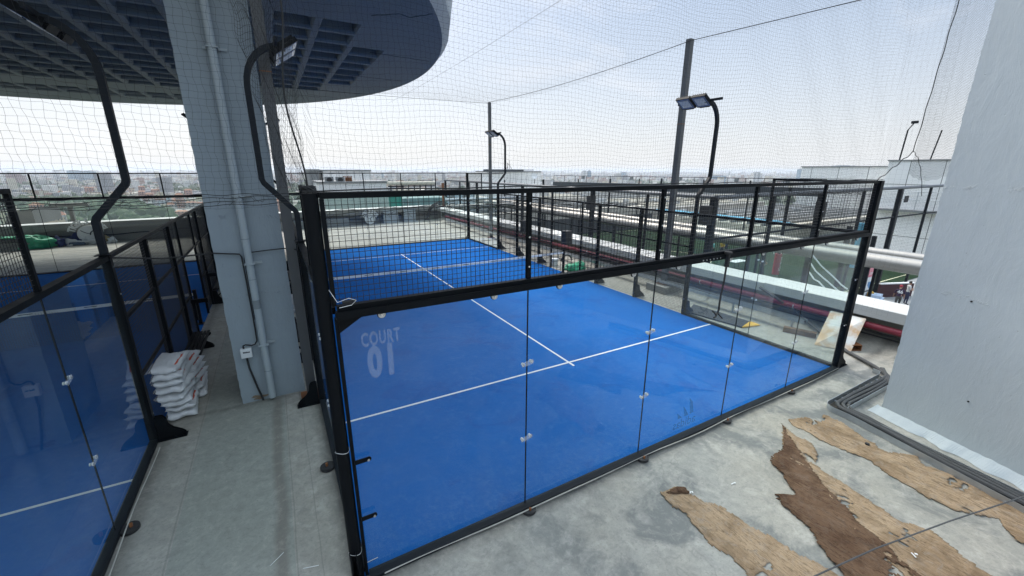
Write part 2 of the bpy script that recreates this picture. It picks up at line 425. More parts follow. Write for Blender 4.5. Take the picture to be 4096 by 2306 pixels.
def text_mesh(body, size, M4, depth=.004, sx=1.0, mirror=False, bold=0.0, space=1.0):
    cu = D.curves.new('txt', 'FONT'); cu.body = body; cu.size = size; cu.extrude = depth/2; cu.offset = bold; cu.align_x = 'CENTER'; cu.align_y = 'CENTER'; cu.resolution_u = 3; cu.space_character = space
    o = D.objects.new('txt', cu); COL.objects.link(o)
    dg = bpy.context.evaluated_depsgraph_get(); dg.update()
    me = D.meshes.new_from_object(o.evaluated_get(dg)); D.objects.remove(o)
    S = Matrix.Diagonal((sx*(-1 if mirror else 1), 1, 1, 1)); me.transform(M4 @ S)
    return me
def text_obj(name, body, size, M4, mat, parent, **k):
    me = text_mesh(body, size, M4, **k); me.materials.clear(); me.materials.append(mat); me.name = name
    o = D.objects.new(name, me); COL.objects.link(o)
    if parent: attach(o, parent)
    return o
def frame(o, xa, ya):
    xa = Vector(xa).normalized(); ya = Vector(ya).normalized(); za = xa.cross(ya); o = Vector(o)
    return Matrix(((xa.x, ya.x, za.x, o.x), (xa.y, ya.y, za.y, o.y), (xa.z, ya.z, za.z, o.z), (0, 0, 0, 1)))

#PARTS
# ================================================================== setting
def sheet(x0, x1, y0, y1, z, name, mat, nx=1, ny=1):
    mb = MB(); vs = [(x0+(x1-x0)*i/nx, y0+(y1-y0)*j/ny, z) for j in range(ny+1) for i in range(nx+1)]
    mb.add(vs, [(j*(nx+1)+i, j*(nx+1)+i+1, (j+1)*(nx+1)+i+1, (j+1)*(nx+1)+i) for j in range(ny) for i in range(nx)])
    return struct(mb, name, mat)
mb = MB(); mb.bb(-34, 12.9, -16, 33, -.9, 0)
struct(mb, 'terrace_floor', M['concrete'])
mb = MB(); mb.bb(-33, 12.4, -15, 32, -50, -.95); mb.bb(12.95, 115, -14, 95, -50, -5.35)
tag(mb.build('host_building', M['greywall']), 'large grey building block that carries the roof terrace and courts', 'building')
mb = MB(); mb.bb(12.96, 116, -15, 96, -5.3, -4.95); struct(mb, 'lower_roof_floor', M['greywall'])
sheet(19.5, 53.0, 9.6, 44.5, -4.90, 'football_pitch', M['field'])
mb = MB(); mb.bb(51.6, 52.9, 9.8, 44.4, -4.89, -4.885); 
for (x0, x1, y0, y1) in ((21, 51, 25.9, 26.0), (21, 51, 10.4, 10.5), (21, 51, 43.2, 43.3), (21, 21.1, 10.5, 43.2), (50.9, 51, 10.5, 43.2)):
    mb.bb(x0, x1, y0, y1, -4.888, -4.884)
cc = (36, 26)
for k in range(40):
    a, b = 2*PI*k/40, 2*PI*(k+1)/40
    P = lambda w, r: (cc[0]+r*math.cos(w), cc[1]+r*math.sin(w), -4.885)
    mb.add([P(a, 4), P(b, 4), P(b, 4.1), P(a, 4.1)], [(0, 1, 2, 3)])
struct(mb, 'pitch_lines', plain('pale_yellow_line', (.62, .62, .42), .8))

# ---- courts
def court_surface(X0):
    sheet(X0, X0+10, 0, 20, .012, 'court_turf', M['turf'])
    mb = MB(); z0, z1 = .0165, .0170
    mb.bb(X0+.02, X0+9.98, 3.025, 3.075, z0, z1); mb.bb(X0+.02, X0+9.98, 16.925, 16.975, z0, z1)
    mb.bb(X0+4.975, X0+5.025, 2.86, 3.025, z0, z1); mb.bb(X0+4.975, X0+5.025, 3.075, 16.925, z0, z1); mb.bb(X0+4.975, X0+5.025, 16.975, 17.14, z0, z1)
    struct(mb, 'court_lines', M['line'])
court_surface(0); court_surface(-12.45)

def clamp_mb(p, ax, out):
    """two washers and a clear plate bridging two glass panes; ax = unit vector along the wall, out = outward normal"""
    p = Vector(p); ax = Vector(ax); out = Vector(out); t = (ax*.92+Vector((0, 0, .16))).normalized()
    mb = MB()
    for s in (-1, 1):
        c = p+t*.055*s
        mb.mi = 0; mb.cyl(c+out*.012, .020, .010, 14, out); mb.cyl(c-out*.012, .017, .01, 12, out)
        mb.mi = 1; mb.cyl(c+out*.024, .009, .012, 8, out)
    mb.mi = 2; b = t.cross(out).normalized()
    pts = []
    for k in range(16):
        w = 2*PI*k/16; q = t*math.cos(w)*.031+b*math.sin(w)*.031; q += t*(.055 if math.cos(w) > 0 else -.055); pts.append(p+q+out*.0185)
    mb.add(pts+[q+out*.004 for q in pts], [tuple(range(16)), tuple(range(16, 32))]+[(i, (i+1) % 16, 16+(i+1) % 16, 16+i) for i in range(16)])
    return mb
CL = [M['white'], M['bolt'], M['acryl']]

def foot_mb(x, y, ox, oy, h=.42):
    """curved steel gusset at a post foot, reaching outwards along (ox, oy)"""
    mb = MB(); prof = [(0, 0), (.34, 0), (.345, .05), (.30, .10), (.20, .17), (.145, .25), (.13, .36), (.10, h-.01), (.05, h), (0, h)]
    n = Vector((-oy, ox, 0)); o = Vector((ox, oy, 0)); c = Vector((x, y, .012))
    for s in (-1, 1):
        a = [c+o*(p[0]+.03)+Vector((0, 0, p[1]))+n*(.030*s-.004) for p in prof]; b = [q+n*.008 for q in a]
        k = len(prof); mb.add(a+b, [tuple(range(k))[::-1], tuple(range(k, 2*k))]+[(i, (i+1) % k, k+(i+1) % k, k+i) for i in range(k)])
    mb.box(c+o*.19+Vector((0, 0, .004)), (abs(ox)*.40+abs(oy)*.14, abs(oy)*.40+abs(ox)*.14, .012))
    for d in (.24, .33):
        for s in (-1, 1): mb.cyl(c+o*d+n*.05*s+Vector((0, 0, .02)), .014, .03, 6)
    return mb

def cage(X0, name, label):
    X1 = X0+10
    r = empty('padel_cage', (X0+5, 0, 0), label, 'court enclosure', 'steel and glass padel cages')
    S = M['steel']
    for (yw, o) in ((0, -1), (20, 1)):
        near = o < 0
        for i in range(5):
            a, b = X0+2*i+.007, X0+2*i+1.993
            if i == 0: a += .05
            if i == 4: b -= .05
            g = MB().bb(a, b, yw-.006, yw+.006, .06, 2.935).build('glass_panel', M['glass'], r)
            if i < 4: MB().bb(b+.001, b+.013, yw-.0065, yw+.0065, .06, 2.935).build('edge_seal', M['steel'], g)
            if i < 4:
                for z in (1.035, 2.035):
                    if near or X0 > -1: clamp_mb((b+.007, yw, z), (1, 0, 0), (0, o, 0)).build('glass_clamp', CL, g)
            if near:
                for fx in (.42, 1.58):
                    hb = MB(); hb.mi = 0; hb.cyl((X0+2*i+fx, yw+o*.016, 2.905), .034, .012, 16, 'y'); hb.mi = 1; hb.cyl((X0+2*i+fx, yw+o*.026, 2.905), .011, .016, 8, 'y')
                    hb.mi = 2; hb.cyl((X0+2*i+fx, yw+o*.004, 2.905), .040, .018, 16, 'y'); hb.build('glass_fixing', [M['white'], M['bolt'], S], g)
        lo = sorted((yw+o*.085, yw-.01*o)); l2 = sorted((yw+o*.045, yw-.025*o))
        MB().bb(X0+.03, X1-.06, lo[0], lo[1], 2.935, 2.992).bb(X0+.03, X1-.06, lo[0], lo[0]+.012, 2.992, 3.004).build('lower_rail', S, r)
        MB().bb(X0+.05, X1-.06, l2[0], l2[1], 2.996, 3.045).build('mesh_frame_rail', S, r)
        MB().bb(X0+.02, X1-.04, yw-.028, yw+.028, 3.952, 4.0).build('top_rail', S, r)
        lo = sorted((yw+o*.085, yw-.03*o))
        MB().bb(X0+.06, X1-.06, lo[0], lo[1], .014, .055).bb(X0+.06, X1-.06, yw+o*.085-.012, yw+o*.085+.012, .055, .068).build('bottom_rail', M['steel_far'], r)
        for i in range(5):
            a, b = X0+2*i, X0+2*i+2
            wire_panel('mesh_panel', (a+.03, yw+.0, 3.045), (b-a-.06, 0, 0), (0, 0, .905), .05, .0021, r)
            for xx in ([a] if i else []):
                p = MB().bb(xx-.024, xx+.024, yw-.022, yw+.022, 3.046, 3.951).build('mesh_post', S, r)
                if near:
                    q = MB()
                    for z in (3.18, 3.50, 3.85): q.cyl((xx-.006, yw-.026, z), .011, .012, 8, 'y')
                    q.build('bolt', M['bolt'], p)
        for i in (1, 2, 3, 4):
            f = MB(); c = (X0+2*i, yw+o*.10, .012)
            pts = [(c[0]+.09*math.cos(w), c[1]+o*.085*math.sin(w)) for w in [PI*k/10 for k in range(11)]]
            f.prism(pts, .0125, .05, 'xy'); f.mi = 1; f.cyl((c[0], c[1]+o*.03, .065), .016, .035, 6)
            f.build('foot_plate', [M['rubber'], M['rust']], r)
    # corner columns
    MB().cyl((X0-.049, .015, 2.0), .060, 3.99, 24).build('corner_column', S, r, True)
    MB().bb(X0+.020, X0+.050, -.03, .03, .05, 2.93).bb(X0+.014, X0+.048, -.03, .03, 3.046, 3.951).build('inner_post', S, r)
    MB().bb(X1-.06, X1+.06, -.06, .06, .012, 4.0).build('corner_post', S, r)
    MB().bb(X0-.06, X0+.06, 19.94, 20.06, .012, 4.0).build('corner_post', S, r)
    MB().bb(X1-.06, X1+.06, 19.94, 20.06, .012, 4.0).build('corner_post', S, r)
    br = MB(); br.prism([(X0+.05, 2.93), (X0+.26, 2.93), (X0+.05, 2.80)], -.035, -.027, 'xz'); br.build('corner_bracket', S, r)
    # arms that hold the glass to the round column
    for z in (.80, 1.47):
        a = MB(); a.mi = 0; a.bb(X0+.04, X0+.17, -.062, -.05, z-.022, z+.022); a.cyl((X0+.17, -.056, z), .024, .012, 14, 'y'); a.mi = 1; a.cyl((X0+.165, -.07, z), .013, .02, 10, 'y')
        a.build('glass_arm', [S, M['bolt']], r)
    for z in (1.03, 2.03):
        a = MB(); a.mi = 0; a.bb(X1-.16, X1-.055, -.03, -.02, z-.02, z+.02); a.mi = 1; a.cyl((X1-.14, -.035, z), .013, .02, 10, 'y'); a.cyl((X1-.07, -.035, z), .013, .02, 10, 'y'); a.build('glass_arm', [S, M['bolt']], r)
    for (x, y, ox, oy) in ((X0-.08, 0, 0, -1), (X1, .0, 1, 0), (X1, 20, 0, 1), (X0, 20, 0, 1)):
        foot_mb(x, y+.03*oy*0, ox, oy).build('foot_bracket', S, r)
    # long sides
    for (xw, o) in ((X0, -1), (X1, 1)):
        for (ya, yb) in ((0, 2), (2, 4), (16, 18), (18, 20)):
            a = ya+(.07 if ya == 0 else .007); b = yb-(.07 if yb == 20 else .05 if yb in (4,) else .007)
            if ya == 16: a += .045
            g = MB().bb(xw-.006, xw+.006, a, b, .06, 2.945).build('glass_panel', M['glass'], r)
            if ya in (0, 16): MB().bb(xw-.0065, xw+.0065, b+.001, b+.013, .06, 2.945).build('edge_seal', M['steel'], g)
            if ya in (0, 18):
                for z in (1.035, 2.035): clamp_mb((xw, (2 if ya == 0 else 18), z), (0, 1, 0), (o, 0, 0)).build('glass_clamp', CL, g)
        for (ya, yb) in ((.06, 3.955), (16.045, 19.94)):
            MB().bb(xw-.045, xw+.045, ya, yb, 2.95, 3.012).build('lower_rail', S, r)
            MB().bb(xw-.05, xw+.05, ya, yb, .014, .07).build('bottom_rail', M['steel_far'], r)
        for (ya, yb, yp) in ((.06, 2.025, 2), (17.975, 19.94, 18)):
            MB().bb(xw-.024, xw+.024, ya, yb, 3.955, 3.998).build('top_rail', S, r)
            MB().bb(xw-.022, xw+.022, yp-.025, yp+.025, 3.012, 3.954).build('mesh_post', S, r)
            wire_panel('mesh_panel', (xw, ya, 3.03), (0, yb-ya-.05, 0), (0, 0, .92), .05, .0021, r)
        MB().bb(xw-.03, xw+.03, 4.046, 15.954, 2.955, 3.008).build('upper_rail', S, r)
        ys = (4, 6, 8, 9, 11, 12, 14, 16)
        for y in ys:
            w = .045 if y in (4, 16) else .036
            d = .055
            if y in (9, 11): w, d = .022, .03
            p = MB().bb(xw-d, xw+d, y-w, y+w, .012, 2.954 if y not in (4, 16) else 3.02).build('side_post', S, r)
            q = MB()
            for z in (.16, .5, 1.5, 2.45, 2.85): q.cyl((xw-.06*(1 if X0 > -1 and o > 0 else -1), y, z), .011, .012, 8, 'x')
            if y not in (9, 11):
                q.build('bolt', M['bolt'], p)
                foot_mb(xw+o*.03, y, o, 0).build('foot_bracket', S, r)
        for (ya, yb) in ((4, 6), (6, 8), (8, 9), (9, 11), (11, 12), (12, 14), (14, 16)):
            e = .046
            for z in ((2.05, 1.10) if (ya, yb) != (9, 11) else (2.05,)):
                MB().bb(xw-.022, xw+.022, ya+e, yb-e, z-.02, z+.02).build('mid_rail', S, r)
            zb = 2.07 if (ya, yb) == (9, 11) else .03
            wire_panel('mesh_panel', (xw, ya+e, zb), (0, yb-ya-2*e, 0), (0, 0, 2.95-zb), .05, .0027, r)
    # centre net is a thing of its own
    n = empty('padel_net', (X0+5, 10, 0), 'sagging black centre net with white tape across the '+('right-hand blue court' if X0 > -1 else 'left-hand blue court'), 'net', 'court centre nets')
    zt = lambda x: .915-.045*math.sin(PI*(x-X0)/10)
    xs = np.linspace(X0+.12, X1-.12, 210)
    G = np.array([[(x, 10+.012*math.sin(x*3+z*9), .03+(zt(x)-.05)*z) for x in xs] for z in np.linspace(0, 1, 20)])
    net_object('net_mesh', G, .0022, M['wire'], n)
    tp = MB(); k = 60
    for i in range(k):
        a, b = X0+.1+9.8*i/k, X0+.1+9.8*(i+1)/k
        tp.add([(a, 9.99, zt(a)-.075), (b, 9.99, zt(b)-.075), (b, 9.99, zt(b)), (a, 9.99, zt(a)), (a, 10.01, zt(a)-.075), (b, 10.01, zt(b)-.075), (b, 10.01, zt(b)), (a, 10.01, zt(a))], [(0, 1, 2, 3), (5, 4, 7, 6), (3, 2, 6, 7), (1, 0, 4, 5)])
    tp.build('top_tape', M['white'], n)
    for x in np.arange(X0+.8, X1-.4, 1.15):
        MB().bb(x, x+.24, 9.984, 9.989, zt(x)-.036, zt(x)-.020).build('tape_print', M['wire'], n)
    for x in (X0+.07, X1-.07):
        MB().bb(x-.04, x+.04, 9.96, 10.04, .014, 1.0).bb(x-.07, x+.07, 9.9, 10.1, .0135, .03).build('net_post', S, n)
    return r
cage(0, 'c1', 'black steel and glass padel court cage, the right-hand one, nearest the viewer')
cage(-12.45, 'c2', 'black steel and glass padel court cage on the left, beyond the walkway')

# lettering on the glass
fr = empty('court_number_decal', (.39, -.01, 2.2), 'frosted COURT 01 lettering stuck on the glass beside the round column', 'decal')
text_obj('word', 'COURT', .185, frame((.395, -.0085, 2.675), (1, 0, 0), (0, 0, 1)), M['frost'], fr, depth=.001, sx=.52, bold=.006, space=1.12)
text_obj('number', '01', .42, frame((.395, -.0085, 2.43), (1, 0, 0), (0, 0, 1)), M['frost'], fr, depth=.001, sx=.60, bold=.020, space=1.15)
lg = empty('glass_logo_decal', (5, -.01, .3), 'faded three-bar sports mark and reversed word low on the court glass', 'decal')
b = MB()
b.prism([(5.06, .69), (5.145, .60), (5.20, .395), (5.115, .385)], -.0095, -.0085, 'xz')
b.prism([(4.93, .58), (5.00, .50), (5.075, .385), (4.985, .38)], -.0095, -.0085, 'xz')
b.prism([(4.80, .49), (4.87, .43), (4.93, .378), (4.83, .375)], -.0095, -.0085, 'xz')
b.build('bars', M['frost2'], lg)
text_obj('word', 'adidas', .22, frame((5.0, -.0085, .27), (1, 0, 0), (0, 0, 1)), M['frost2'], lg, depth=.001, sx=1.0, mirror=True)

# ---- benches and gear along the cages
def bench(x0, y0, y1, label, s=1):
    r = empty('bench', ((x0+.17), (y0+y1)/2, 0), label, 'bench', 'black slatted benches fixed along the cages')
    for k in range(5):
        a = x0+k*.072; MB().bb(a, a+.05, y0, y1, .43, .455).build('slat', M['steel'], r)
    for y in (y0+.12, y1-.12):
        f = MB(); f.bb(x0-.01, x0+.36, y-.025, y+.025, .395, .43); wall = x0-.01 if s > 0 else x0+.36
        f.tube([(x0+.34 if s > 0 else x0, y, .40), (wall, y, .10)], .02, 4); f.bb(min(wall, wall+.02*s), max(wall, wall+.02*s), y-.03, y+.03, .05, .42)
        f.build('bracket', M['steel'], r)
    return r
bench(-2.385, 6.15, 7.95, 'black slatted bench just behind the white sacks')
bench(-2.385, 12.2, 13.8, 'black slatted bench at the far end of the left court side')
bench(-.40, 6.15, 7.95, 'black slatted bench between the big pillar and the right-hand court', -1)
bench(-.40, 12.2, 13.8, 'far black bench half hidden by the big pillar beside the right-hand court', -1)

def umpire_shelf(x, y, label):
    b = MB(); b.bb(x, x+.34, y-.16, y+.16, 1.02, 1.05); b.bb(x, x+.34, y-.16, y-.14, 1.05, 1.12); b.bb(x+.32, x+.34, y-.14, y+.16, 1.05, 1.12)
    b.bb(x+.02, x+.06, y-.04, y+.04, .55, 1.02); return top(b, 'racket_shelf', M['steel'], label, 'shelf', 'black racket shelves on the court sides')
umpire_shelf(-2.38, 8.6, 'open black shelf on the left court side above the sacks')
umpire_shelf(-2.38, 11.6, 'small black shelf farther along the left court side')
umpire_shelf(-.40, 8.5, 'black shelf between pillar and right-hand court')
# ================================================================== floodlight poles
def floodlight(X, Y, o, label):
    """o: outward direction of the wall the pole stands on"""
    r = empty('floodlight_pole', (X, Y, 3.02), label, 'floodlight', 'bent floodlight poles standing on the cages')
    pts = [(0, 3.02), (0, 3.48), (.02, 3.53), (.40, 3.97), (.42, 4.03), (.42, 5.33)]
    for k in range(1, 9):
        w = PI/2*k/8*1.12; pts.append((.42-.48*(1-math.cos(w)), 5.33+.60*math.sin(w)))
    MB().tube([(X+o*p[0], Y, p[1]) for p in pts], .041, 4).build('pole', M['steel_far'], r)
    MB().bb(X-.09, X+.09, Y-.09, Y+.09, 3.021, 3.033).build('base_plate', M['steel'], r)
    bx = X+o*(-.02); bz = 5.945
    MB().bb(bx-.02, bx+.02, Y-.38, Y+.98, bz-.03, bz+.03).build('cross_bar', M['steel_far'], r)
    ang = math.radians(34)
    n = Vector((-o*math.sin(ang), 0, -math.cos(ang))); t = Vector((-o*math.cos(ang), 0, math.sin(ang))); yv = Vector((0, 1, 0))
    for k, yy in enumerate((Y+.14, Y+.62)):
        c = Vector((bx, yy, bz))+n*.07+t*.10
        R = Matrix((t, yv, -n)).transposed()
        h = MB(); h.box(c, (.40, .43, .07), M=R)
        for q in range(7): h.box(c-n*.05+yv*(-.18+q*.06), (.36, .012, .05), M=R)
        h.box(c-t*.21-n*.01, (.02, .30, .10), M=R)
        hd = h.build('lamp_head', M['steel'], r)
        MB().box(c+n*.037, (.35, .38, .008), M=R).build('lens', M['lens'], hd)
        MB().box(c+n*.040, (.25, .28, .010), M=R).build('led_panel', M['zinc'], hd)
    return r
floodlight(0, 4, -1, 'bent black floodlight pole in front of the grey pillar')
floodlight(-2.45, 4, 1, 'bent black floodlight pole at far left with lamps under the disc')
floodlight(10, 4, 1, 'bent floodlight pole with two blue lamps beside the tallest mast')
floodlight(10, 16, 1, 'small distant floodlight pole beside the farther net mast')
floodlight(0, 16, -1, 'distant floodlight whose lamps show between pillar and hanging net')
floodlight(-2.45, 16, 1, 'distant floodlight whose lamp tip shows left of the big pillar')

# ================================================================== masts
def mast(x, y, h, w, label, rz=0.0, plinth=0):
    r = empty('net_mast', (x, y, 0), label, 'mast', 'tall steel masts that carry the bird netting')
    MB().box((x, y, (h+plinth)/2+.02), (w, w, h-plinth-.0), rz).build('shaft', M['mast'], r)
    MB().box((x, y, plinth+.02), (.38, .38, .02), rz).build('base_plate', M['rust'], r)
    if plinth: MB().box((x, y, plinth/2), (.85, .85, plinth), 0).build('plinth', M['wallgrey'], r)
    MB().box((x, y, 5.62), (w+.012, w+.012, .015), rz).build('weld_joint', M['rust'], r)
    return r
M['mast'] = plain('grey_painted_mast_steel', (.075, .078, .080), .55, 0, .35, 3, stretch=(1, 1, .4))
mast(11.55, 6.12, 8.05, .17, 'tallest dark steel mast beside the blue floodlights', .1, .24)
mast(11.5, 19.9, 7.95, .15, 'thinner distant steel mast left of the tallest one')
mast(-.15, 4.32, 8.6, .16, 'grey steel mast wrapped in netting beside the big pillar')

# ================================================================== netting
def sag_rope(a, b, s, n=24, wob=.0):
    a, b = Vector(a), Vector(b); return [a.lerp(b, i/n)-Vector((0, 0, 4*s*(i/n)*(1-i/n)))+Vector((random.uniform(-wob, wob), random.uniform(-wob, wob), random.uniform(-wob, wob))) for i in range(n+1)]
cs = .0455
nx = int(17.5/cs); nz = 84
xx = np.linspace(-6.1, 11.4, nx)
G = np.zeros((nz, nx, 3))
for j in range(nz):
    z = 3.77+j*cs
    for i, x in enumerate(xx):
        e = 0.0
        inside = 0 < x < 10
        zz = z + .03*math.sin(x*1.3)*min(1, (z-3.7)) + .02*math.sin(x*4.1+z*2)
        y = .05 + .05*math.sin(x*.9+z*1.1) + .02*math.sin(x*5+z*4)
        if inside and z < 4.05: y = .10+(4.05-z)*.35+.02*math.sin(x*9)
        if not inside and x <= 0:
            zz = 3.93+(z-3.77)*.96 + .03*math.sin(x*2.7)
        if x > 10:
            lo = 4.0+(x-10)*.42; zz = max(zz, lo+(z-3.77)*.93)
            y = .05
        xe = x
        if x > 10: xe = x + (zz-4.5)*.09*min(1, (x-10)/1.2)
        G[j, i] = (xe+.006*math.sin(z*40+i)+.004*math.sin(i*7.7+z*13), y, zz+.003*math.sin(i*2.1+j))
r = empty('bird_net', (2, .05, 4.0), 'fine black bird net hanging in front, laced to the near top rail', 'net', 'black bird nets strung over the courts')
net_object('net_cloth', G, .00066, M['twine'], r)
# laced hem and drooping hems
MB().tube([(x, -.03+.01*math.sin(x*5), 4.012+.010*abs(math.sin(x*2.6))) for x in np.linspace(-.1, 10, 160)], .006, 5).build('lacing_rope', M['twine'], r)
for k in range(3):
    MB().tube([(x, .18+.03*math.sin(x*4+k), 3.775+.035*k*.6+.028*math.sin(x*1.1+.3*k)+.008*math.sin(x*17+k*2)) for x in np.linspace(.08, 9.9, 420)], .0022, 4).build('hem_cord', M['twine'], r)
for k in range(4):
    MB().tube([(x, .03+.03*math.sin(x*6+k*2), 3.93+.020*k+.008*math.sin(x*2+k)+.006*math.sin(x*(19+k)+k*2)) for x in np.linspace(-6, -.02, 380)], .0022, 4).build('hem_cord', M['twine'], r)
sq = MB(); R2 = random.Random(3)
for k in range(260):
    x = R2.uniform(-6, 9.8); z0 = (3.98 if x < 0 else 3.80); y = .05 if x < 0 else .17
    a = [(x, y, z0)]
    for q in range(3): p = a[-1]; a.append((p[0]+R2.uniform(-.035, .035), p[1]+R2.uniform(-.02, .02), p[2]-R2.uniform(-.01, .035)))
    sq.tube(a, .0015, 3, False)
sq.build('loose_ends', M['twine'], r)['kind'] = 'stuff'
MB().tube([(11.36+.02*math.sin(z*9)+(z-4.56)*.115, .05, z) for z in np.linspace(4.56, 7.9, 60)], .008, 5).build('edge_rope', M['twine'], r)
MB().tube([(10.02+1.33*s, .05, 4.0+.56*s+.02*math.sin(s*20)) for s in np.linspace(0, 1, 30)], .009, 5).build('edge_rope', M['twine'], r)

# right-hand piece, from the edge rope to the pillar
G = np.array([[(11.42-2.6*s+(z-4.5)*.03, .04-1.3*s, z-.10*math.sin(PI*s)+.01*math.sin(s*30+z*3)) for s in np.linspace(0, 1, 62)] for z in np.arange(4.12, 8.0, .048)])
r = empty('bird_net', (10.2, -.6, 4.1), 'narrow strip of bird net between the dark edge rope and the right pillar', 'net', 'black bird nets strung over the courts')
net_object('net_cloth', G, .0011, M['twine'], r)
MB().tube([(11.36+.9*s, .05-.05*s, 4.56-.05*math.sin(s*3)-.9*s*s+.02*math.sin(s*25)) for s in np.linspace(0, 1, 26)], .006, 5).build('loose_rope', M['twine'], r)

# side, far and roof nets on the masts
def ztop(y): return 7.98-4*.18*((y-6)/14)*(1-(y-6)/14) if y > 6 else 7.98-.05*(6-y)
ys = np.arange(-.2, 20.1, .10)
G = np.array([[(11.46+.08*math.sin(y*.8+s*4), y, 1.0+(ztop(y)-1.0)*s+.02*math.sin(y*3)) for y in ys] for s in np.linspace(0, 1, 68)])
r = empty('bird_net', (11.46, 10, 1), 'tall side net hung between the two masts along the white parapet', 'net', 'black bird nets strung over the courts')
net_object('net_cloth', G, .0007, M['twine_grey'], r)
MB().tube([(11.44, y, ztop(y)+.01) for y in np.linspace(0, 19.9, 60)], .010, 5).build('top_rope', M['twine'], r)
G = np.array([[(x, 20.05+.05*math.sin(x+s*3), 4.0+3.9*s-.12*math.sin(PI*x/11.5)*s) for x in np.arange(0, 11.5, .10)] for s in np.linspace(0, 1, 40)])
r = empty('bird_net', (6, 20.05, 4), 'far end net hung beyond the right-hand court', 'net', 'black bird nets strung over the courts')
net_object('net_cloth', G, .0007, M['twine_grey'], r)
MB().tube(sag_rope((11.5, 19.9, 7.92), (-1, 20.2, 7.92), .06), .010, 5).build('top_rope', M['twine'], r)
xs = np.arange(0, 11.5, .15); ys = np.arange(.2, 19.9, .15)
G = np.array([[(x, y, 7.92-.45*math.sin(PI*x/11.5)*math.sin(PI*min(1, max(0, y/20)))-.28*abs(math.sin(PI*(y-6)/14))*(x/11.5)**2) for x in xs] for y in ys])
r = empty('bird_net', (6, 10, 7.9), 'sagging roof net stretched over the right-hand court', 'net', 'black bird nets strung over the courts')
net_object('net_cloth', G, .0008, M['twine_grey'], r)
MB().tube(sag_rope((5.2, .2, 7.55), (5.6, 19.9, 7.5), .1), .0022, 4).build('seam_rope', M['twine_grey'], r)

# gathered net beside the round column
G = np.array([[(-.34+.42*s*(.45+.55*(z-4)/1.7)+.10*(1-(z-4)/1.7)+.015*math.sin(z*17+s*9)-.06*(z-4), .10+.055*math.sin(s*34+z*1.5)+.12*s, z+.03*math.sin(s*25+z*3)) for s in np.linspace(0, 1, 30)] for z in np.arange(4.03, 6.1, .045)])
r = empty('bird_net', (-.1, .1, 4.0), 'gathered bundle of bird net hanging down to the round corner column', 'net', 'black bird nets strung over the courts')
net_object('net_cloth', G, .0011, M['twine'], r)
MB().tube([(-.10+.03*math.sin(z*5)+.03*(4.6-z)*(z < 4.6), .06, z) for z in np.linspace(4.0, 6.1, 70)], .007, 5).build('seam_rope', M['twine'], r)
MB().tube([(-.05+.05*math.cos(w*3), .04+.03*math.sin(w*2), 4.03+.02*math.sin(w*5)) for w in np.linspace(0, 6.28, 40)], .009, 5).build('knot', M['twine'], r)

# ================================================================== pillars and disc
r = empty('concrete_pillar', (-.77, 5.1, 0), 'big blue-grey concrete pillar under the disc, with a drain pipe on its face', 'pillar')
p = MB()
nzz = 60
def rough_box(mb, x0, x1, y0, y1, z0, z1, nz, amp, seed):
    """box with slightly chipped vertical arrises"""
    rg = random.Random(seed); rings = []
    for k in range(nz+1):
        z = z0+(z1-z0)*k/nz; q = []
        for (x, y) in ((x0, y0), (x1, y0), (x1, y1), (x0, y1)):
            q.append((x+rg.uniform(-amp, amp), y+rg.uniform(-amp, amp)*.3, z))
        rings += q
    fs = [(0, 3, 2, 1), tuple(nz*4+i for i in range(4))]
    for k in range(nz):
        for i in range(4): fs.append((k*4+i, k*4+(i+1) % 4, (k+1)*4+(i+1) % 4, (k+1)*4+i))
    mb.add(rings, fs)
rough_box(p, -1.295, -.255, 4.62, 6.0, 0, 7.99, 90, .006, 5)
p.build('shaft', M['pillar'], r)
p = MB(); pts = []
for k in range(22):
    w = k/22*2*PI; q = .8+.35*math.sin(3*w+1)+.2*math.sin(7*w); pts.append((-1.0+.17*q*math.cos(w), .075+.045*q*math.sin(w)))
p.prism(pts, 4.606, 4.613, 'xz'); p.build('bare_patch', plain('bare_brown_concrete', (.20, .15, .10), .9, 0, .4, 20), r)
dp = empty('drain_pipe', (-.8, 4.5, 0), 'painted drain pipe running down the big grey pillar', 'pipe')
MB().cyl((-.805, 4.50, 4.04), .058, 7.9, 20).build('pipe', M['pvc'], dp, True)
s = MB(); 
for z in (.62, 1.9, 2.35, 3.05): s.cyl((-.805, 4.50, z), .0605, .010 if z != 1.9 else .16, 20)
s.build('pipe_joint', plain('pipe_band', (.20, .23, .24), .6), dp)
MB().cyl((-.805, 4.50, .17), .0605, .20, 20).build('socket_end', M['pvc'], dp, True)
for z in (1.13, 2.62, 3.75, 5.92):
    MB().bb(-1.0 if z < 2 else -.93, -.62, 4.585, 4.612, z-.02, z+.02).bb(-.885, -.725, 4.43, 4.585, z-.008, z+.008).build('bracket', M['pvc'], dp)
jb = empty('junction_box', (-1.09, 4.57, .95), 'small white electric box fixed to the foot of the grey pillar', 'electric box')
MB().bb(-1.175, -1.005, 4.53, 4.608, .92, 1.09).build('housing', M['box'], jb)
MB().bb(-1.17, -1.01, 4.522, 4.5295, .927, 1.083).build('lid', M['box'], jb)
text_obj('print', 'Bisbee', .040, frame((-1.085, 4.520, 1.03), (1, 0, 0), (0, 0, 1)), M['wire'], jb, depth=.001, bold=.002)
for z, x in ((.91, -1.10), (1.10, -1.12)): MB().cyl((x, 4.57, z), .016, .03, 10).build('gland', M['rubber'], jb)
cb = MB()
